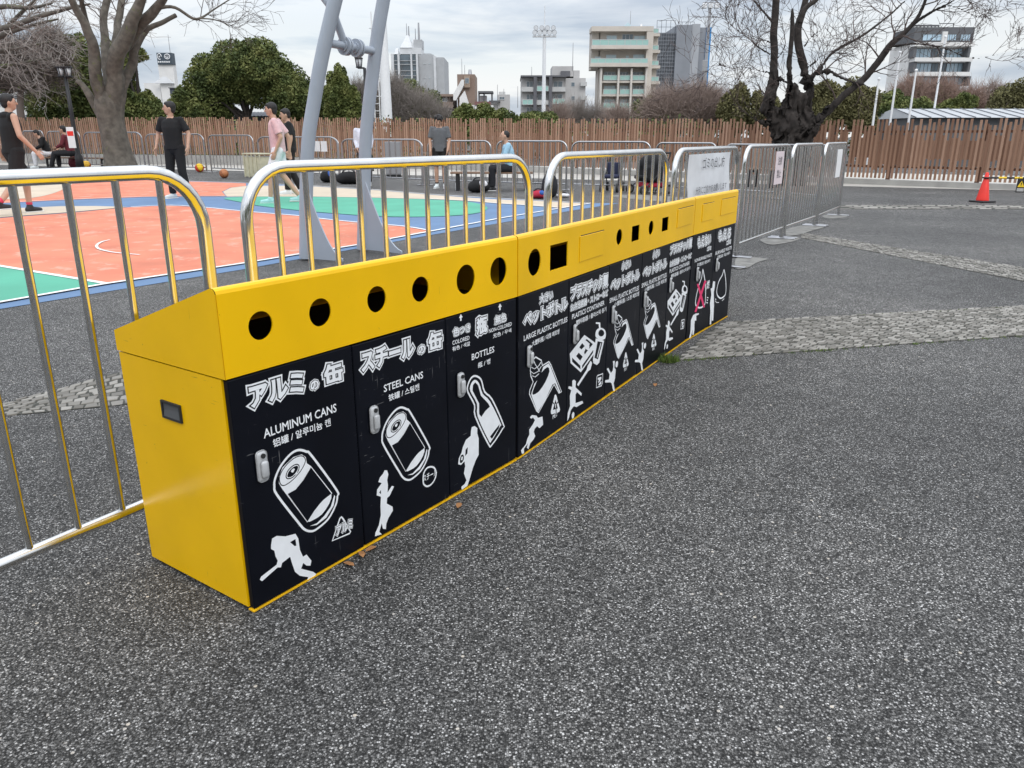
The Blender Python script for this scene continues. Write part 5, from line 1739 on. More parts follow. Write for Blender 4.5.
# --- gnarled cherry tree on the right
TR = 20.4
Q = lambda *a: [(690 + x / 5.119, y / 5.119) for x, y in a]
root = thing('gnarled_tree', 'dark gnarled bare tree with a knobbly split trunk behind the barriers', 'tree', (at(789, 150, TR).x, TR, 0))
b, tw = MB(), MB(); rng = random.Random(5)
base = at(789, 150, TR)
LIMB = [
    (Q((500, 960), (490, 800), (470, 720), (430, 620), (405, 520), (425, 430), (430, 300), (430, 150), (440, 0), (446, -120)), [22, 19, 16, 14, 13, 8, 7.4, 7, 6.8, 6], .12, .4),
    (Q((520, 960), (510, 780), (505, 660), (510, 540), (515, 470), (516, 400), (516, 250), (521, 100), (524, 36)), [24, 21, 19, 18, 13, 5.6, 4.6, 4, 1.6], .04, -.3),
    (Q((540, 960), (560, 790), (585, 680), (600, 560), (604, 450), (590, 380), (565, 250), (553, 150), (578, 50), (592, -30), (600, -140)), [22, 19, 15, 10, 8.4, 8, 7.6, 7.4, 6.5, 5.5, 4], .12, .8),
    (Q((556, 120), (590, 45), (640, 5), (700, -45)), [6, 5, 4.4, 3.5], .4, 0),
    ([(800, 150), (807, 137), (817, 123), (828, 112), (840, 99), (860, 82), (876, 64), (890, 46), (904, 33), (917.6, 18), (926, 0), (934, -24)], [9, 8.6, 8, 7.4, 6.8, 6.6, 6.4, 6, 4.6, 3.6, 3, 2], .32, -1.2),
    ([(902, 34), (916, 22), (931, 12), (947, 4), (962, -4)], [4, 3.4, 2.8, 2.2, 1.4], .7, -1),
    ([(931, 12), (950, 6), (971, 14), (985, 18), (1007, 6)], [2.2, 2, 1.6, 1.3, .9], .8, -.6),
    ([(888, 47), (904, 44.5), (920, 44), (943.5, 48), (971, 58), (999, 54), (1019, 44)], [2.8, 2.4, 2.2, 1.9, 1.6, 1.2, .8], .7, -1),
    ([(806, 84), (813, 76.5), (825, 74), (836, 76), (850, 81), (862, 84), (876, 92)], [4.4, 3.8, 3.4, 3, 2.6, 2, 1.4], .5, -.8),
    ([(814, 77), (824, 62), (836, 50), (860, 37), (886, 18), (906, 0), (918, -14)], [3, 3, 3, 2.8, 2.4, 1.9, 1.3], .6, .8),
    (Q((440, 650), (400, 622), (330, 612), (250, 550), (150, 500), (60, 420), (0, 370)), [3, 2.2, 1.9, 1.7, 1.5, 1.2, .8], .5, -.8),
    (Q((505, 410), (450, 392), (400, 378), (300, 350), (200, 338), (100, 330)), [2.4, 2.1, 1.9, 1.6, 1.3, .8], .7, .8),
    (Q((415, 280), (350, 240), (280, 180), (200, 120), (150, 60)), [2.4, 2, 1.6, 1.3, .8], .8, .6),
    (Q((420, 220), (330, 190), (250, 190), (180, 170)), [2, 1.6, 1.3, .8], .8, -.6),
    (Q((430, 120), (360, 40), (300, -20), (250, -60)), [2.6, 2.2, 1.6, 1], .8, .5),
    (Q((450, 300), (490, 220), (470, 120), (500, 60)), [2, 1.6, 1.3, .8], .6, 1.),
    (Q((380, 640), (300, 560), (240, 420), (160, 330), (110, 300)), [1.8, 1.6, 1.3, 1.1, .7], .7, .9),
    (Q((585, 240), (620, 190), (690, 140), (760, 90)), [2.2, 1.8, 1.4, .8], .8, .6),
    (Q((600, 340), (650, 310), (700, 220), (730, 150)), [2, 1.6, 1.3, .8], .8, -.6),
]
limbs(b, tw, LIMB, TR, rng, lvl=2, start=.3, minr=.0055, tl=.72)
for (x, y, r) in ((768, 101, .20), (765, 108, .16), (792, 92, .22), (801, 104, .2), (806, 118, .24), (789, 112, .26), (776, 118, .2), (797, 128, .3), (783, 132, .26), (793, 86, .15)):
    c = at(x, y, TR - .12)
    b.ell(c, (r * .74, r * .7, r * 1.2), 12, 8)
org = Vector(root.location)
for m_ in (b, tw):
    m_.v = [(x - org.x, y - org.y, z) for x, y, z in m_.v]
tr_ = remesh(b, 'trunk', M['bark_d'], root, .036, 0)
for v in tr_.data.vertices:
    p = v.co
    if p.z < 3.2:
        w_ = min(1., (3.2 - p.z) / .6) * max(.10, min(1., (.95 - abs(p.x)) / .3))
        q_ = Vector((p.x * 5.5, p.y * 5.5, p.z * 1.7))
        rg = v.normal * (abs(mnoise.noise(q_ * 1.3)) * -.22 + abs(mnoise.noise(q_ * 3.1)) * -.09 + .05)
        v.co = p + (rg + mnoise.noise_vector(p * 2.1) * .13 + mnoise.noise_vector(q_ * 2.6) * .03) * w_
tr_.data.update()
tw.build('twigs', 'twig', root)
# --- evergreens behind the fence
leafy_tree('broad dark evergreen tree behind the fence, between the emblem tower and the goal posts', [(172, 236, 72, 118), (190, 262, 52, 108), (212, 300, 40, 104), (258, 318, 58, 116), (282, 332, 74, 118), (166, 204, 86, 120)], 46, 'dark', 30000, .17, 1)
leafy_tree('dark evergreen tree behind the big bare tree trunk, nearest the left lamp post', [(22, 70, 78, 122), (50, 104, 30, 120), (30, 64, 48, 96), (70, 108, 70, 124)], 42, 'dark', 15000, .17, 2)
leafy_tree('ragged dark evergreen tree just right of the big bare trunk', [(102, 138, 38, 84), (130, 148, 46, 62), (104, 142, 74, 120), (128, 160, 90, 120), (146, 168, 100, 120)], 42, 'dark', 11000, .16, 3)
leafy_tree('small green tree between the goal posts', [(322, 352, 74, 122), (340, 362, 84, 122), (330, 348, 66, 96)], 44, 'mid', 7000, .15, 4)
leafy_tree('bright green shrub top below the tall tower with pointed roofs', [(396, 424, 76, 108), (414, 446, 86, 118), (404, 430, 84, 116)], 50, 'mid', 6000, .14, 5, 'shrub', 'shrub', trunk=False)
leafy_tree('low green shrub over the fence in front of the brown tower', [(446, 482, 104, 126), (472, 500, 104, 126)], 42, 'mid', 5000, .13, 6, 'shrub', 'shrub', trunk=False)
leafy_tree('dark low shrub over the fence left of the grey apartment block', [(492, 524, 108, 128), (515, 560, 110, 128)], 42, 'dark', 5000, .13, 7, 'shrub', 'shrub', trunk=False)
leafy_tree('dark green shrub at the foot of the tall beige apartment block', [(628, 662, 97, 124), (652, 690, 104, 124)], 44, 'dark', 4500, .13, 8, 'shrub', 'shrub', trunk=False)
leafy_tree('dull green bush behind the fence left of the gnarled tree', [(718, 752, 84, 124), (742, 770, 92, 124), (762, 782, 96, 124)], 40, 'olive', 6500, .14, 9, 'shrub', 'shrub', trunk=False)
leafy_tree('olive green bushy tree behind the fence right of the gnarled trunk', [(804, 850, 78, 124), (836, 868, 72, 122), (848, 880, 84, 124), (798, 826, 94, 124)], 36, 'olive', 11000, .14, 10)
leafy_tree('dark green bush behind the white flag poles', [(866, 912, 92, 126), (900, 936, 96, 126), (884, 924, 94, 124)], 38, 'dark', 8000, .13, 11, 'shrub', 'shrub', trunk=False)
leafy_tree('olive tree at the right edge above the pale shed roof', [(984, 1034, 80, 120), (1010, 1060, 84, 122)], 50, 'olive', 8000, .16, 12)
leafy_tree('green shrub just above the left end of the pale shed roof', [(930, 958, 98, 124), (948, 976, 90, 116)], 47, 'mid', 5000, .14, 13, 'shrub', 'shrub', trunk=False)
v, f, t = leaf_mesh([(np.array((x, -17 - (i % 3) * 2.5, 3.6 + (i * 37 % 5) * .5)), np.array((4.2, 3., 3.9))) for i, x in enumerate(range(-44, 46, 5))], 9000, .5, np.random.default_rng(77))  # unseen trees behind the camera, added to darken reflections in the steel
tag(np_obj('unseen_reflection_trees', v, f, t, LEAF['dark']), kind='stuff')
rnd_ = np.random.default_rng(9)
hb_ = []
for i, x in enumerate(range(-30, 1060, 12)):
    c_ = at(x, 131, 40.5)
    hb_.append((np.array((c_.x, 40.5 + rnd_.uniform(-.4, .4), .95)), np.array((.8, .7, 1.0 + rnd_.uniform(-.1, .25)))))
v, f, t = leaf_mesh(hb_, 16000, .085, rnd_)
o = np_obj('hedge', v, f, t, LEAF['dark'])
tag(o, 'long low dark hedge running along behind the whole brown fence', 'hedge')
def brush(label, boxes, Y, m, n, seed, L=.8, r=.008, name='bare_shrub', cat='shrub', leaves=0, lk='olive', group='bare shrubs behind the fence'):
    """leafless brush: stems from the ground and many fine crooked twigs inside the crown boxes"""
    rng = np.random.default_rng(seed)
    k = Y / FPX * 1.03
    e_ = L * .62 * FPX / Y
    boxes = [(x0 + e_ * .6, x1 - e_ * .6, y0 + e_, y1 + 8) for x0, x1, y0, y1 in boxes]
    bl = [(np.array(at((x0 + x1) / 2, (y0 + y1) / 2, Y)), np.array(((x1 - x0) / 2 * k, (x1 - x0) / 2 * k * .7, (y1 - y0) / 2 * k))) for x0, x1, y0, y1 in boxes]
    cx = np.mean([q_[0] for q_ in bl], axis=0)
    root = thing(name, label, cat, (cx[0], Y, 0), group=group)
    org = np.array((cx[0], Y, 0))
    vol = np.array([q_[1][0] * q_[1][2] for q_ in bl])
    idx = rng.choice(len(bl), n, p=vol / vol.sum())
    c = np.array([q_[0] for q_ in bl])[idx]; rr_ = np.array([q_[1] for q_ in bl])[idx]
    d = rng.normal(size=(n, 3)); d /= np.linalg.norm(d, axis=1)[:, None]
    p = c + d * rr_ * (rng.uniform(0, 1, n) ** .45)[:, None]
    out_ = (p - (c - np.array((0, 0, 1)) * rr_ * .9)); out_ /= np.linalg.norm(out_, axis=1)[:, None] + 1e-6
    u = out_ * .9 + rng.normal(size=(n, 3)) * .55; u /= np.linalg.norm(u, axis=1)[:, None]
    ln = L * rng.uniform(.4, 1.3, n)[:, None]
    mid = p + u * ln * .5 + rng.normal(size=(n, 3)) * L * .07
    end = p + u * ln + rng.normal(size=(n, 3)) * L * .12
    w = np.cross(u, rng.normal(size=(n, 3))); w /= np.linalg.norm(w, axis=1)[:, None]
    w2 = np.cross(u, w)
    r0 = r * rng.uniform(.6, 1.5, n)[:, None]
    ring = lambda q_, rad: [q_ + w * rad, q_ - w * rad * .5 + w2 * rad * .87, q_ - w * rad * .5 - w2 * rad * .87]
    v = np.stack(ring(p, r0) + ring(mid, r0 * .8) + ring(end, r0 * .35), 1).reshape(-1, 3) - org
    base_ = np.arange(n)[:, None] * 9
    fs = []
    for lev in (0, 3):
        for j in range(3):
            fs.append(base_ + np.array([lev + j, lev + (j + 1) % 3, lev + 3 + (j + 1) % 3, lev + 3 + j]))
    f = np.concatenate(fs)
    np_obj('twigs', v, f, np.zeros(len(f)), m, root)
    b = MB(); r2 = random.Random(seed)
    for q_, rad in bl:
        for _ in range(0 if name == 'bare_tree' else 7):
            e_ = Vector(q_) - Vector(org) + Vector((r2.uniform(-1, 1) * rad[0] * .8, r2.uniform(-1, 1) * rad[1] * .8, rad[2] * r2.uniform(.1, .8)))
            s_ = Vector((q_[0] - org[0] + r2.uniform(-.5, .5), r2.uniform(-.3, .3), 0))
            b.tube(smooth([tuple(s_), tuple(s_.lerp(e_, .5) + Vector((r2.uniform(-.2, .2), 0, 0))), tuple(e_)], 3), [.05, .045, .04, .034, .028, .02, .012], 5, cap=False)
    if name == 'bare_tree':
        b.tube([(-.6, 0, 0), (-.5, 0, bl[0][0][2] * .6), (-.1, 0, bl[0][0][2])], [.2, .16, .1], 8)
    b.build('stems', m, root)
    if leaves:
        v, f, t = leaf_mesh([(a_ - org, r_ * .9) for a_, r_ in bl], leaves, .10, rng)
        np_obj('leaves', v, f, t, LEAF[lk], root)
    return root
brush('grey brown leafless bush right of the goal posts', [(372, 412, 74, 124), (396, 440, 88, 124), (425, 456, 102, 124), (385, 410, 82, 110)], 46, TW['grey'], 9000, 1, leaves=1500)
brush('thin grey bush between the goal posts and the white tower mast', [(346, 376, 78, 122), (356, 384, 90, 124)], 47, TW['grey'], 4500, 2, leaves=900)
brush('bare brown bush in front of the scaffolded building', [(640, 692, 86, 124), (672, 726, 82, 124), (694, 745, 90, 124)], 42, TW['brown'], 11000, 3)
brush('thin bare bush between the two apartment blocks', [(560, 592, 100, 126), (582, 610, 104, 126)], 44, TW['grey'], 2600, 4)
brush('rusty brown bare trees behind the flag poles', [(888, 930, 76, 116), (914, 962, 78, 116), (950, 985, 84, 118)], 52, TW['rust'], 11000, 5, leaves=1200, group=None)
brush('brownish bare trees above the pale shed roof at the right', [(972, 1010, 80, 118), (1000, 1050, 88, 120)], 56, TW['brown'], 6500, 6, leaves=1200, group=None)
brush('grey brown leafless crown behind the lamp post at the left', [(0, 46, 38, 86), (30, 72, 26, 76), (-25, 16, 30, 88)], 38, TW['dim'], 13000, 7, r=.0085, L=.75, leaves=500, lk='dark', name='bare_tree', cat='tree', group=None)
brush('thin twiggy bush over the fence just right of the floodlight mast', [(545, 572, 104, 128)], 43, TW['brown'], 1300, 8)
brush('thin twiggy bush at the foot of the tall beige apartment block', [(600, 636, 104, 128)], 43, TW['brown'], 1500, 9)

# =================================================================== BUILDINGS
GLASS = mat('window_glass', (.10, .14, .17), .12, spec=.8)
GLASS_P = mat('pale_window_glass', (.42, .55, .60), .15, spec=.8)
GREEN_G = mat('green_balcony_glass', (.32, .52, .47), .2, spec=.6)
FRAME = mat('window_frame', (.50, .50, .50), .5)
def wall(n, c): return mat(n, c, .85, var=.07, vscale=.7)
class Bld:
    """a building whose front stands at distance Y; pixels of the photograph give its front plane"""
    def __init__(s, name, label, Y, px_left, cat='building', group=None, maxd=99):
        s.maxd = maxd
        s.Y = Y; s.o = at(px_left, 136, Y); s.root = thing(name, label, cat, (s.o.x, Y, 0), 0, group)
    def p(s, x, y):
        q_ = at(x, y, s.Y); return q_.x - s.o.x, q_.z
    def block(s, name, m, x0, x1, y0, y1=None, d0=0., d1=8., parent=None):
        d1 = min(d1, d0 + s.maxd)
        """y0 = pixel of the top, y1 = pixel of the bottom (None: the ground)"""
        X0, Z1 = s.p(x0, y0); X1, _ = s.p(x1, y0)
        Z0 = 0 if y1 is None else s.p(x0, y1)[1]
        b = MB(); b.box(X0, X1, d0, d1, Z0, Z1)
        return b.build(name, m, parent or s.root)
    def win(s, x0, x1, y0, y1, d=0., glass=GLASS, mull=1, name='window', fr=FRAME):
        X0, Z1 = s.p(x0, y0); X1, Z0 = s.p(x1, y1)
        t = min(.09, (X1 - X0) * .08)
        b = MB()
        b.box(X0, X0 + t, d - .08, d - .01, Z0, Z1); b.box(X1 - t, X1, d - .08, d - .01, Z0, Z1)
        b.box(X0 + t, X1 - t, d - .08, d - .01, Z1 - t, Z1); b.box(X0 + t, X1 - t, d - .08, d - .01, Z0, Z0 + t)
        for i in range(mull):
            xm = X0 + (X1 - X0) * (i + 1) / (mull + 1)
            b.box(xm - t * .4, xm + t * .4, d - .075, d - .012, Z0 + t, Z1 - t)
        w = b.build(name, fr, s.root)
        g = MB(); g.box(X0 + t, X1 - t, d - .045, d - .02, Z0 + t, Z1 - t); g.build('pane', glass, w)
        return w
    def pole(s, name, x, y0, y1, r, m, d=3.):
        X, Z1 = s.p(x, y0); _, Z0 = s.p(x, y1)
        b = MB(); b.tube([(X, d, Z0), (X, d, Z1)], [r, r * .6], 6); return b.build(name, m, s.root)
# tall beige apartment block
z7 = lambda x, y: (510 + x / 4.876, 10 + y / 4.876)
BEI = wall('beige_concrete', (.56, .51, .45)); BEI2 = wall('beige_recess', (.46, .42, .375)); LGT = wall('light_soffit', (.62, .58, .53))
B = Bld('apartment_building', 'tall beige apartment block with green glass balconies', 165, 588, maxd=5)
def X(x): return 510 + x / 4.876
def Yp(y): return 10 + y / 4.876
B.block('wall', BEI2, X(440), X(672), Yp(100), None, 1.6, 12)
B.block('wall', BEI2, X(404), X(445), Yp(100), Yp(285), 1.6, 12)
B.block('side_wall', BEI, X(668), X(735), Yp(110), None, 2.5, 12)
B.block('roof_slab', BEI, X(398), X(700), Yp(80), Yp(104), -.3, 12.2)
B.block('corner_pier', BEI, X(668), X(700), Yp(104.5), None, -.25, 2.4)
for yt, x0 in ((176, 395), (262, 389)):
    B.block('balcony', BEI, X(x0), X(672), Yp(yt), Yp(yt + 17), -1.3, 1.59)
for yt in (346, 412, 478):
    B.block('balcony', BEI, X(440), X(667), Yp(yt), Yp(yt + 9), -.1, 1.59)
for x in (440, 525, 588, 660):
    B.block('column', LGT, X(x), X(x + 9), Yp(285), None, -.6, 1.595)
for (x0, x1, y0, y1, d) in ((397, 556, 147, 176, -1.2), (556, 670, 147, 176, -1.22), (391, 533, 238, 262, -1.2), (533, 667, 238, 262, -1.22)):
    B.win(X(x0), X(x1), Yp(y0), Yp(y1), d, GREEN_G, 3, 'glass_railing')
for y0 in (317, 385, 452):
    for x0, x1 in ((455, 523), (536, 586), (598, 658)):
        B.win(X(x0), X(x1), Yp(y0), Yp(y0 + 26), .05, GREEN_G, 1, 'glass_railing')
for (x0, x1, y0, y1) in ((475, 525, 118, 175), (610, 665, 120, 170), (472, 522, 213, 262), (570, 584, 218, 258), (606, 662, 212, 262), (418, 446, 222, 262)):
    B.win(X(x0), X(x1), Yp(y0), Yp(y1), 1.6, GLASS_P, 1)
B.win(X(552), X(606), Yp(112), Yp(146), 1.6, GLASS, 2)
for y0 in (298, 366, 432, 498):
    for x0, x1 in ((462, 518), (540, 582), (604, 654)):
        B.win(X(x0), X(x1), Yp(y0), Yp(y0 + 46), 1.6, GLASS if (x0 + y0) % 3 else GLASS_P, 2)
for i, y0 in enumerate((104, 186, 262, 340)):
    B.block('side_balcony', BEI, X(690), X(738), Yp(y0 + 6), Yp(y0 + 20), 1.2, 7)
    B.win(X(694), X(730), Yp(y0 - 18), Yp(y0 + 5), 1.25, GREEN_G, 1, 'glass_railing')
b = MB(); xa, za = B.p(X(556), Yp(79)); xb, zb = B.p(X(612), Yp(79)); xm, zm = B.p(X(585), Yp(49))
b.prism([(xa, za), (xb, zb), (xm, zm)], 3, 6); b.build('skylight', GLASS_P, B.root)
B.pole('antenna', X(600), Yp(-8), Yp(60), .06, 'steel_dull'); B.pole('antenna', X(652), Yp(58), Yp(80), .3, 'white_paint')
# grey apartment block
GRY = wall('grey_concrete', (.44, .43, .42)); GRY2 = wall('dark_grey_wall', (.12, .12, .13)); GRYL = wall('pale_grey_balcony', (.48, .48, .47))
B = Bld('apartment_building', 'lower grey apartment block with dark vertical fins behind the floodlight mast', 150, 520)
B.block('wall', GRY, X(55), X(272), Yp(328), None, 1.2, 12)
B.block('side_wall', GRY, X(272.5), X(372), Yp(330), None, 1., 13)
B.block('roof_slab', GRY2, X(52), X(276), Yp(319), Yp(327), -.4, 12)
B.block('stair_tower', GRY, X(210), X(316), Yp(267), Yp(318.5), 3, 10)
B.block('stair_tower', GRY2, X(252), X(298), Yp(292), Yp(318.4), 2.4, 2.9)
B.block('stair_tower', GRY, X(316.5), X(347), Yp(288), Yp(329), 3, 10)
for x in (115, 190):
    B.block('fin', GRY2, X(x), X(x + 16), Yp(327.5), None, -.5, 1.19)
for y0 in (376, 440, 504):
    B.block('balcony', GRYL, X(56), X(270), Yp(y0), Yp(y0 + 22), -.2, 1.18)
    for x0, x1 in ((80, 114), (134, 178), (212, 258)):
        B.win(X(x0), X(x1), Yp(y0 - 32), Yp(y0 - 1), 1.2, GLASS, 1)
for (x0, x1, y0) in ((130, 188, 370), (208, 266, 432), (60, 112, 436)):
    B.win(X(x0), X(x1), Yp(y0), Yp(y0 + 26), -.3, GREEN_G, 1, 'glass_railing')
for y0 in (350, 418, 480):
    B.block('side_balcony', GRYL, X(345), X(376), Yp(y0), Yp(y0 + 20), .2, .99)
    B.win(X(300), X(318), Yp(y0), Yp(y0 + 22), 1., GLASS, 0)
B.pole('antenna', X(314), Yp(150), Yp(290), .07, 'steel_dull'); B.pole('antenna', X(108), Yp(270), Yp(320), .06, 'steel_dull')
# scaffolded building
SCA = mat('scaffold_sheet', (.235, .25, .275), .7, var=.12, vscale=.25); SCB = mat('scaffold_sheet_light', (.36, .375, .40), .7, var=.08, vscale=.3); BLUE = mat('blue_tarpaulin', (.03, .24, .56), .6); MESH = mat('scaffold_mesh', (.13, .14, .155), .9, var=.3, vscale=.9)
B = Bld('scaffolded_building', 'tall building wrapped in grey scaffold sheets with a blue edge', 190, 658)
B.block('mesh_wall', MESH, X(722), X(817), Yp(108), None, 1, 14)
B.block('sheet_wall', SCA, X(816), X(892), Yp(72), None, .2, 14)
B.block('sheet_wall', SCB, X(892.5), X(932), Yp(66), None, .5, 14)
B.block('sheet_wall', SCA, X(932.5), X(964), Yp(82), None, 1.1, 14)
B.block('blue_sheet', BLUE, X(964.5), X(988), Yp(82), None, .8, 10)
sc = MB()
for i in range(9):
    x_, _ = B.p(X(722 + i * 12), 60); z1 = B.p(X(722), Yp(108))[1]
    sc.tube([(x_, .7, 0), (x_, .7, z1)], .05, 4)
for i in range(14):
    zz = B.p(X(722), Yp(112 + i * 18))[1]; sc.tube([(B.p(X(720), 60)[0], .7, zz), (B.p(X(818), 60)[0], .7, zz)], .06, 4)
for (x0, x1, y0) in ((726, 812, 44), (830, 905, 52)):
    xa, za = B.p(X(x0), Yp(y0)); xb, zb = B.p(X(x1), Yp(110))
    for i in range(5):
        xx = xa + (xb - xa) * i / 4; sc.tube([(xx, 2, zb), (xx, 2, za)], .07, 4)
    for zz in (za, (za + zb) / 2):
        sc.tube([(xa, 2, zz), (xb, 2, zz)], .07, 4)
sc.build('scaffold_tubes', SCA, B.root)
# modern white and grey block on the right
def X5(x): return 820 + x / 5.02
def Y5(y): return y / 5.02
WHT = wall('white_render', (.72, .71, .69)); DKG = wall('charcoal_cladding', (.12, .123, .13)); BGL = mat('blue_grey_glass', (.42, .56, .66), .1, spec=.9)
B = Bld('office_building', 'white and charcoal modern block with wide glass bays seen through the bare branches', 140, 892, maxd=7.5)
B.block('wall', WHT, X5(480.5), X5(765), Y5(216), None, 1.5, 16)
B.block('top_floor', DKG, X5(478), X5(779), Y5(136), Y5(213), .0, 16)
for yt in (213.5, 290, 362):
    B.block('balcony_band', WHT, X5(470), X5(770 - (yt - 213) * .16), Y5(yt), Y5(yt + 20), -.6, 1.4)
for (x0, x1, y0, y1, d) in ((516, 608, 170, 206, 0), (640, 682, 170, 206, 0), (706, 752, 170, 206, 0)):
    B.win(X5(x0), X5(x1), Y5(y0), Y5(y1), d, BGL, 3, fr=DKG)
for (y0, y1) in ((238, 289), (312, 361), (383, 430)):
    for x0, x1 in ((488, 578), (660, 752)):
        B.win(X5(x0), X5(x1), Y5(y0), Y5(y1), 1.5, BGL, 4, fr=DKG)
    B.win(X5(585), X5(612), Y5(y0), Y5(y1), 1.5, GLASS, 1, fr=DKG); B.win(X5(624), X5(654), Y5(y0), Y5(y1), 1.5, GLASS, 1, fr=DKG)
    B.block('column', DKG, X5(468), X5(484), Y5(y0), Y5(y1), -.3, 1.35); B.block('column', DKG, X5(742), X5(754), Y5(y0), Y5(y1), -.3, 1.35)
B.block('stair_shaft', WHT, X5(612), X5(636), Y5(160), Y5(213), -.5, -.01)
sc = MB(); xa, za = B.p(X5(515), Y5(112)); xb, zb = B.p(X5(642), Y5(135.5))
for i in range(8):
    xx = xa + (xb - xa) * i / 7; sc.tube([(xx, 3, zb), (xx, 3, za)], .1, 4)
sc.box(xa, xb, 2.9, 3.2, za - .25, za); sc.tube([(xb, 3, zb + .9), (B.p(X5(722), 20)[0], 3, zb + .9)], .08, 4); sc.tube([(B.p(X5(722), 20)[0], 3, zb), (B.p(X5(722), 20)[0], 3, zb + 1)], .08, 4)
sc.build('roof_frame', DKG, B.root)
# tall tower with pointed roofs
def X6(x): return 380 + x / 7.314
def Y6(y): return 20 + y / 7.314
TWL = wall('tower_panel', (.40, .41, .42)); TWW = wall('tower_rib', (.60, .61, .62)); TGL = mat('tower_glass', (.09, .12, .14), .12, spec=.9, var=.5, vscale=.35)
B = Bld('tower_building', 'tall grey tower with a glass front and white pointed roofs', 220, 390)
B.block('glass_front', TGL, X6(82), X6(270), Y6(252), None, .4, 16)
for x, w in ((80, 20), (128, 14), (222, 12), (263, 14)):
    B.block('rib', TWW, X6(x), X6(x + w), Y6(248), None, -.5, .38)
for y in (295, 322, 368, 405, 440):
    B.block('floor_band', TWL, X6(101), X6(262), Y6(y), Y6(y + 5), .1, .39)
B.block('wall', TWL, X6(277.5), X6(388), Y6(250), None, .8, 16)
B.block('wall', TWW, X6(388.5), X6(406), Y6(262), None, .4, 16)
B.block('wall', TWL, X6(406.5), X6(466), Y6(272), None, 1., 16)
B.block('crown_base', TWW, X6(140), X6(298), Y6(200), Y6(247), 1, 8)
B.block('crown_tower', TWL, X6(238), X6(299), Y6(136), Y6(199.5), 2, 7)
B.block('roof_plant', TWL, X6(305), X6(365), Y6(236), Y6(249.5), 3, 9); B.block('roof_plant', TWL, X6(410), X6(455), Y6(264), Y6(271.5), 3, 9)
def pyramid(bd, name, m, x0, x1, y0, y1, d0, d1):
    xa, z0 = bd.p(x0, y1); xb, _ = bd.p(x1, y1); xm, z1 = bd.p((x0 + x1) / 2, y0)
    b = MB(); n = b.pts([(xa, d0, z0), (xb, d0, z0), (xb, d1, z0), (xa, d1, z0), (xm - .3, (d0 + d1) / 2, z1), (xm + .3, (d0 + d1) / 2, z1)])
    for f_ in ((0, 1, 5, 4), (1, 2, 5), (2, 3, 4, 5), (3, 0, 4), (3, 2, 1, 0)):
        b.face([n + i for i in f_])
    b.build(name, m, bd.root)
pyramid(B, 'pointed_roof', TWW, X6(143), X6(234), Y6(100), Y6(199.8), .8, 6)
pyramid(B, 'pointed_roof', TWW, X6(212), X6(262), Y6(118), Y6(199.7), 2.1, 6.5)
pyramid(B, 'pointed_roof', TWW, X6(98), X6(132), Y6(196), Y6(247.5), .8, 4)
for x, y0, y1, r in ((178, 10, 110, .12), (194, 30, 105, .22), (244, 48, 140, .14), (268, 4, 140, .35)):
    B.pole('antenna', X6(x), Y6(y0), Y6(y1), r, 'steel_dull', 4)
for y in (315, 420):
    B.win(X6(312), X6(336), Y6(y), Y6(y + 6), .8, GLASS_P, 0); B.win(X6(352), X6(368), Y6(y), Y6(y + 6), .8, GLASS_P, 0)
# brown tower house
BRN = wall('brown_tile_wall', (.24, .175, .14)); BRN2 = wall('dark_brown_wall', (.13, .10, .085))  # the low wing takes the darker brown
B = Bld('brown_building', 'brown tower house with an outside white stair', 120, 428)
B.block('tower', BRN, X6(563), X6(693), Y6(396), None, .2, 8)
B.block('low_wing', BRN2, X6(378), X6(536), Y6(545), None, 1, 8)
B.block('parapet', BRN, X6(378), X6(538), Y6(541), Y6(558), .3, 8.2)
B.block('balcony', BRN, X6(432), X6(535), Y6(600), Y6(645), -.4, .99)
B.win(X6(400), X6(428), Y6(575), Y6(600), 1., GLASS, 1); B.win(X6(450), X6(490), Y6(566), Y6(596), 1., GLASS, 1)
B.block('bay', wall('tan_panel', (.34, .26, .20)), X6(616), X6(658), Y6(408), Y6(494), -.3, .19)
B.win(X6(622), X6(652), Y6(425), Y6(465), -.3, GLASS, 1)
b = MB(); p_ = [B.p(X6(x), Y6(y)) for x, y in ((540, 545), (600, 440), (616, 440), (616, 480), (560, 590), (540, 590))]
b.prism(p_, -1.2, .15); b.prism([B.p(X6(x), Y6(y)) for x, y in ((585, 640), (585, 570), (622, 520), (660, 640))], -1.1, .14); b.build('stair', WHT, B.root)
B.pole('antenna', X6(588), Y6(268), Y6(398), .05, 'steel_dull'); B.pole('antenna', X6(610), Y6(315), Y6(398), .05, 'steel_dull'); B.pole('water_tank', X6(650), Y6(350), Y6(398), .35, 'steel_dull')
# low houses
B = Bld('low_house', 'small white house with a maroon roof and a roof pergola right of the brown tower', 112, 472)
B.block('wall', WHT, X6(664), X6(826), Y6(622), None, 0, 6)
B.block('roof', wall('maroon_roof', (.20, .10, .095)), X6(692), X6(806), Y6(597), Y6(621.5), -.2, 6)
B.win(X6(716), X6(750), Y6(630), Y6(646), 0, GLASS, 1)
b = MB()
for x in (722, 760, 818):
    xx, zz = B.p(X6(x), Y6(528)); _, z0 = B.p(X6(x), Y6(597)); b.tube([(xx, 1, z0), (xx, 1, zz)], .12, 5)
xa, za = B.p(X6(716), Y6(532)); xb, _ = B.p(X6(826), Y6(532)); b.box(xa, xb, .6, 4, za, za + .25)
b.build('pergola', DKG, B.root)
B.block('roof_room', GRYL, X6(722), X6(776), Y6(548), Y6(596.5), 1.8, 4)
B = Bld('low_house', 'small grey house with roof tanks left of the grey apartment block', 118, 488)
B.block('wall', GRY, X6(862), X6(950), Y6(545), None, 0, 7); B.block('wall', GRYL, X6(800), X6(861), Y6(600), None, .2, 6)
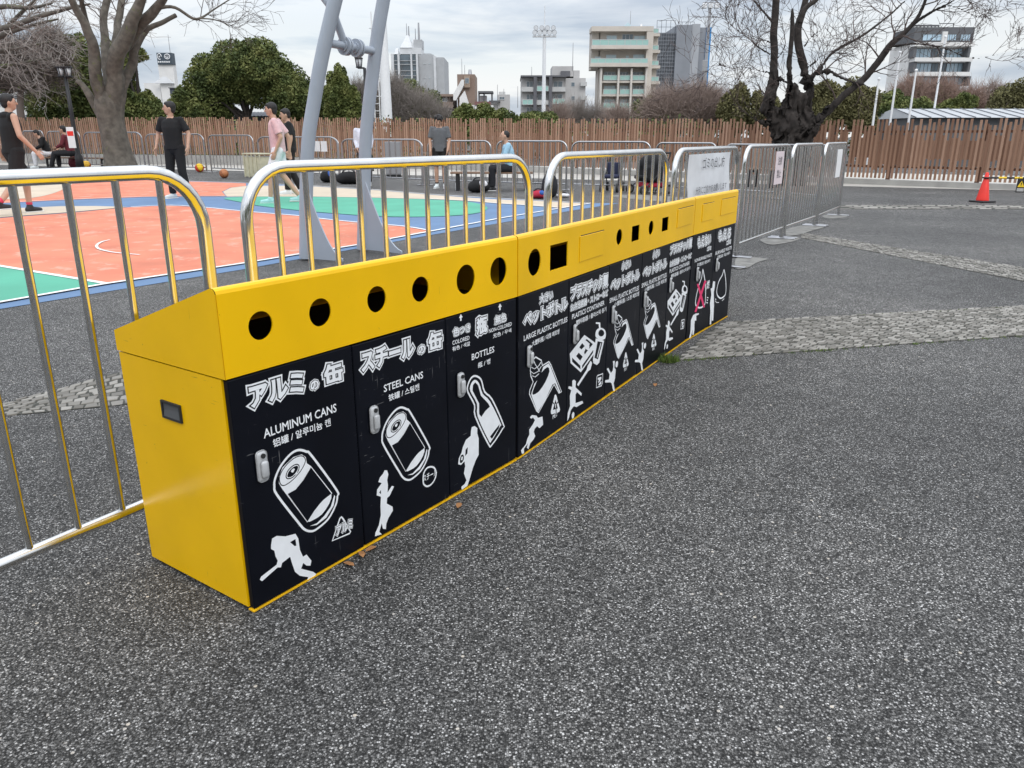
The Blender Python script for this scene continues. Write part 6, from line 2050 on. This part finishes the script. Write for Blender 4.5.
B.block('roof_room', GRYL, X6(868), X6(915), Y6(522), Y6(544.5), 1, 4); B.win(X6(872), X6(912), Y6(560), Y6(584), 0, GLASS, 1)
B.block('balcony', DKG, X6(798), X6(880), Y6(590), Y6(604), -.6, -.02)
for x, y in ((858, 470), (905, 500), (1008, 480)):
    B.pole('antenna', X6(x), Y6(y), Y6(640), .05, 'steel_dull', 1.)
# white tower with the emblem sign
def X3(x): return x / 5.689
B = Bld('sign_tower', 'slim white tower with a dark sign box carrying white round emblems', 130, 150, maxd=1.2)
B.block('tower', WHT, X3(893), X3(978), X3(366), None, .3, 3)
B.block('wing', WHT, X3(800), X3(892), X3(470), None, 1, 6)
pyramid(B, 'roof', TWW, X3(880), X3(990), X3(436), X3(474), -.3, .25)
DKS = mat('dark_sign', (.05, .07, .09), .5)
sg_ = B.block('sign', DKS, X3(889), X3(974), X3(300), X3(367), .0, 3.2)
b = MB(); xa, za = B.p(X3(908), X3(322)); xb, _ = B.p(X3(952), X3(322)); ux = (B.p(X3(960), 60)[0] - B.p(X3(950), 60)[0]) / 10
def disc(cx, cz, r_, z_=.0, inner=0):
    b.tube([(cx, -.10, cz), (cx, -.02, cz)], r_, 16)
b.tube([(xa + 11 * ux * math.cos(a_), -.06, za + 15 * ux * math.sin(a_)) for a_ in [2 * math.pi * i / 16 for i in range(14)]], 2.6 * ux, 6)
disc(xa, za, 4 * ux)
b.tube([(xb + 15 * ux * math.cos(a_), -.06, za + 13 * ux * math.sin(a_)) for a_ in [2 * math.pi * i / 16 for i in range(17)]], 2.6 * ux, 6)
for a_ in (.5, 1.57, 2.64):
    b.tube([(xb, -.06, za - 8 * ux), (xb + 13 * ux * math.cos(a_), -.06, za - 4 * ux + 14 * ux * math.sin(a_))], 1.6 * ux, 5)
for i in range(6):
    x_ = B.p(X3(898 + i * 12), 60)[0]; z_ = B.p(X3(898), X3(352))[1]
    b.box(x_, x_ + 8 * ux, -.09, -.02, z_ - 4 * ux, z_ + 4 * ux)
b.build('emblem', 'white_paint', sg_)
B.pole('antenna', X3(932), X3(190), X3(300), .06, 'steel_dull', 1.5)
B = Bld('dark_building', 'dark slate blue building block behind the fence, left of the broad evergreen', 95, 168)
B.block('wall', wall('slate_wall', (.075, .085, .105)), 169.5, 194, 88.5, None, 0, 9); B.block('roof_edge', DKG, 168.8, 194.6, 87.6, 88.4, -.2, 9.2)
for y in (94, 101):
    B.win(174, 180, y, y + 4, 0, GLASS, 0)
B = Bld('white_building', 'white building with long window bands at the far left behind the bare branches', 90, -20)
B.block('wall', WHT, -20, 30, 84, None, 0, 8)
for y in (88, 95, 102):
    B.win(-16, 27, y, y + 3.6, 0, GLASS, 6)
B.block('roof_edge', GRYL, -21, 31, 82.5, 83.9, -.3, 8.3)
# sheds behind the fence
def shed(label, x0, x1, yr, ye, Y, d, roofm, wallm, ribs, yend=None):
    B_ = Bld('shed', label, Y, x0, 'shed')
    B_.block('wall', wallm, x0 + 2, x1 - 2, ye + .4, None, .35, d)
    xa, ze = B_.p(x0, ye); xb, _ = B_.p(x1, ye)
    x_a, _ = B_.p(x0, 136); zr = ze + (B_.p(x0, yr)[1] - ze) * 1.0
    ins = (xb - xa) * .02
    b = MB()
    n = b.pts([(xa, 0, ze), (xb, 0, ze), (xb - ins, d / 2, zr), (xa + ins, d / 2, zr), (xb, d, ze), (xa, d, ze)])
    for f_ in ((0, 1, 2, 3), (3, 2, 4, 5), (0, 3, 5), (1, 4, 2), (5, 4, 1, 0)):
        b.face([n + i for i in f_])
    r_ = b.build('roof', roofm, B_.root)
    
    sb = MB()
    for i in range(ribs + 1):
        t = i / ribs
        p0, p1 = Vector((xa + (xb - xa) * t, -.01, ze + .02)), Vector((xa + ins + (xb - xa - 2 * ins) * t, d / 2, zr + .03))
        sb.tube([p0, p1], .02, 4)
    sb.build('roof_ribs', ROOF, r_)
    return B_
ROOF = mat('grey_roof', (.15, .16, .18), .6, var=.12, vscale=2); ROOFL = mat('pale_metal_roof', (.40, .415, .43), .6, var=.06, vscale=1)
shed('long low shed with a grey roof behind the left fence and the big bare tree', 18, 108, 109.5, 116.5, 52, 9, ROOF, DKG, 22)
shed('long low shed with a dark ribbed roof behind the fence and the man in pink', 172, 320, 110.5, 116, 50, 8, ROOF, DKG, 40)
shed('low dark shed with a pale sheet metal roof behind the right fence', 916, 1110, 106.8, 117.6, 34, 5, ROOFL, DKG, 13)

# masts and poles
def mast_base(name, label, x, y, Y, cat, group=None):
    p = at(x, y, Y); return thing(name, label, cat, (p.x, Y, 0), 0, group), p
root, p = mast_base('floodlight_mast', 'slim white floodlight mast with a double row of lamps', 543.5, 118, 60, 'floodlight')
zt = at(544, 38, 60).z
b = MB(); b.tube([(0, 0, 0), (0, 0, zt)], [.17, .12], 12); b.build('pole', 'white_paint', root)
zl = at(544, 36, 60).z; zu = at(544, 29.5, 60).z
b = MB(); b.box(-.85, .85, -.12, .12, zl - .08, zl + .02); b.tube([(0, 0, zt), (0, 0, at(544, 6, 60).z)], [.05, .03], 6); b.tube([(-.7, 0, zu - .1), (.7, 0, zu - .1)], .04, 6); b.tube([(0, 0, zt - .1), (0, 0, zu)], .08, 8); b.build('crossarm', 'white_paint', root)
for zz, n_, w_ in ((zl + .2, 5, .70), (zu + .08, 4, .62)):
    for i in range(n_):
        x_ = -w_ + 2 * w_ * i / (n_ - 1)
        b = MB(); b.tube([(x_, -.22, zz), (x_, -.02, zz), (x_, .10, zz)], [.17, .14, .06], 12); l_ = b.build('lamp', 'steel_dull', root)
        b = MB(); b.tube([(x_, -.226, zz), (x_, -.221, zz)], .14, 12); b.build('lens', LGLASS, l_)
root, p = mast_base('tower_mast', 'thick white tapering mast with a caged ladder right of the goal posts', 387, 120, 42, 'mast')
b = MB(); zt = at(383, -40, 42).z
b.tube([(0, 0, 0), (0, 0, at(386, 100, 42).z), (0, 0, zt)], [.30, .27, .15], 18); b.build('pole', 'white_paint', root)
b = MB(); zt2 = at(383, 12, 42).z
for x_ in (-.62, -.36):
    b.tube([(x_, -.05, .3), (x_ + .08, -.05, zt2)], .03, 6)
n_ = int(zt2 / .35)
for i in range(1, n_):
    b.tube([(-.62 + .08 * i / n_, -.05, .35 * i), (-.36 + .08 * i / n_, -.05, .35 * i)], .018, 5)
    if i % 3 == 0:
        b.tube([(-.36 + .08 * i / n_, -.05, .35 * i), (-.2, 0, .35 * i)], .02, 5)
        b.tube([(-.62 + .08 * i / n_, -.05, .35 * i), (-.62, -.4, .35 * i), (-.36, -.4, .35 * i), (-.36 + .08 * i / n_, -.05, .35 * i)], .014, 4)
b.build('ladder', 'white_paint', root)
root, p = mast_base('light_pole', 'tall grey pole with lamp heads in front of the scaffolded building', 702, 120, 62, 'light pole')
zt = at(707, 3, 62).z
b = MB(); b.tube([(0, 0, 0), (0, 0, zt)], [.17, .10], 12); b.build('pole', 'steel_dull', root)
b = MB(); b.box(-.55, .55, -.06, .06, zt - .05, zt + .05); b.build('crossarm', 'steel_dull', root)
for x_ in (-.45, 0, .45):
    b = MB(); b.bbox(x_ - .17, x_ + .17, -.3, .0, zt - .38, zt - .06, .03, 0, seg=1); b.build('lamp', 'white_paint', root)
b = MB(); b.bbox(-.3, .1, -.2, -.1, at(705, 66, 62).z - .4, at(705, 66, 62).z + .4, .02, 0, seg=1); b.build('control_box', 'steel_dull', root)
for (x0, y0, x1, y1, Y, lab) in ((873.4, 120, 878.8, 80.5, 33, 'leftmost and shortest'), (890.5, 120, 900.7, 53.8, 34, 'second from the left'), (908.8, 120, 915.6, 71.7, 33.5, 'third from the left'), (932.5, 120, 944.3, 38, 37, 'rightmost and tallest, in front of the glass bays')):
    root, p = mast_base('flag_pole', 'slim white flag pole, ' + lab, x0, y0, Y, 'flag pole', 'white flag poles behind the right fence')
    zt = at(x1, y1, Y).z
    b = MB(); b.tube([(0, 0, 0), (0, 0, zt)], [.055, .035], 10); b.build('pole', 'white_paint', root)
    b = MB(); b.ell((0, 0, zt + .05), (.06, .06, .06), 10, 8); b.build('finial', 'white_paint', root)
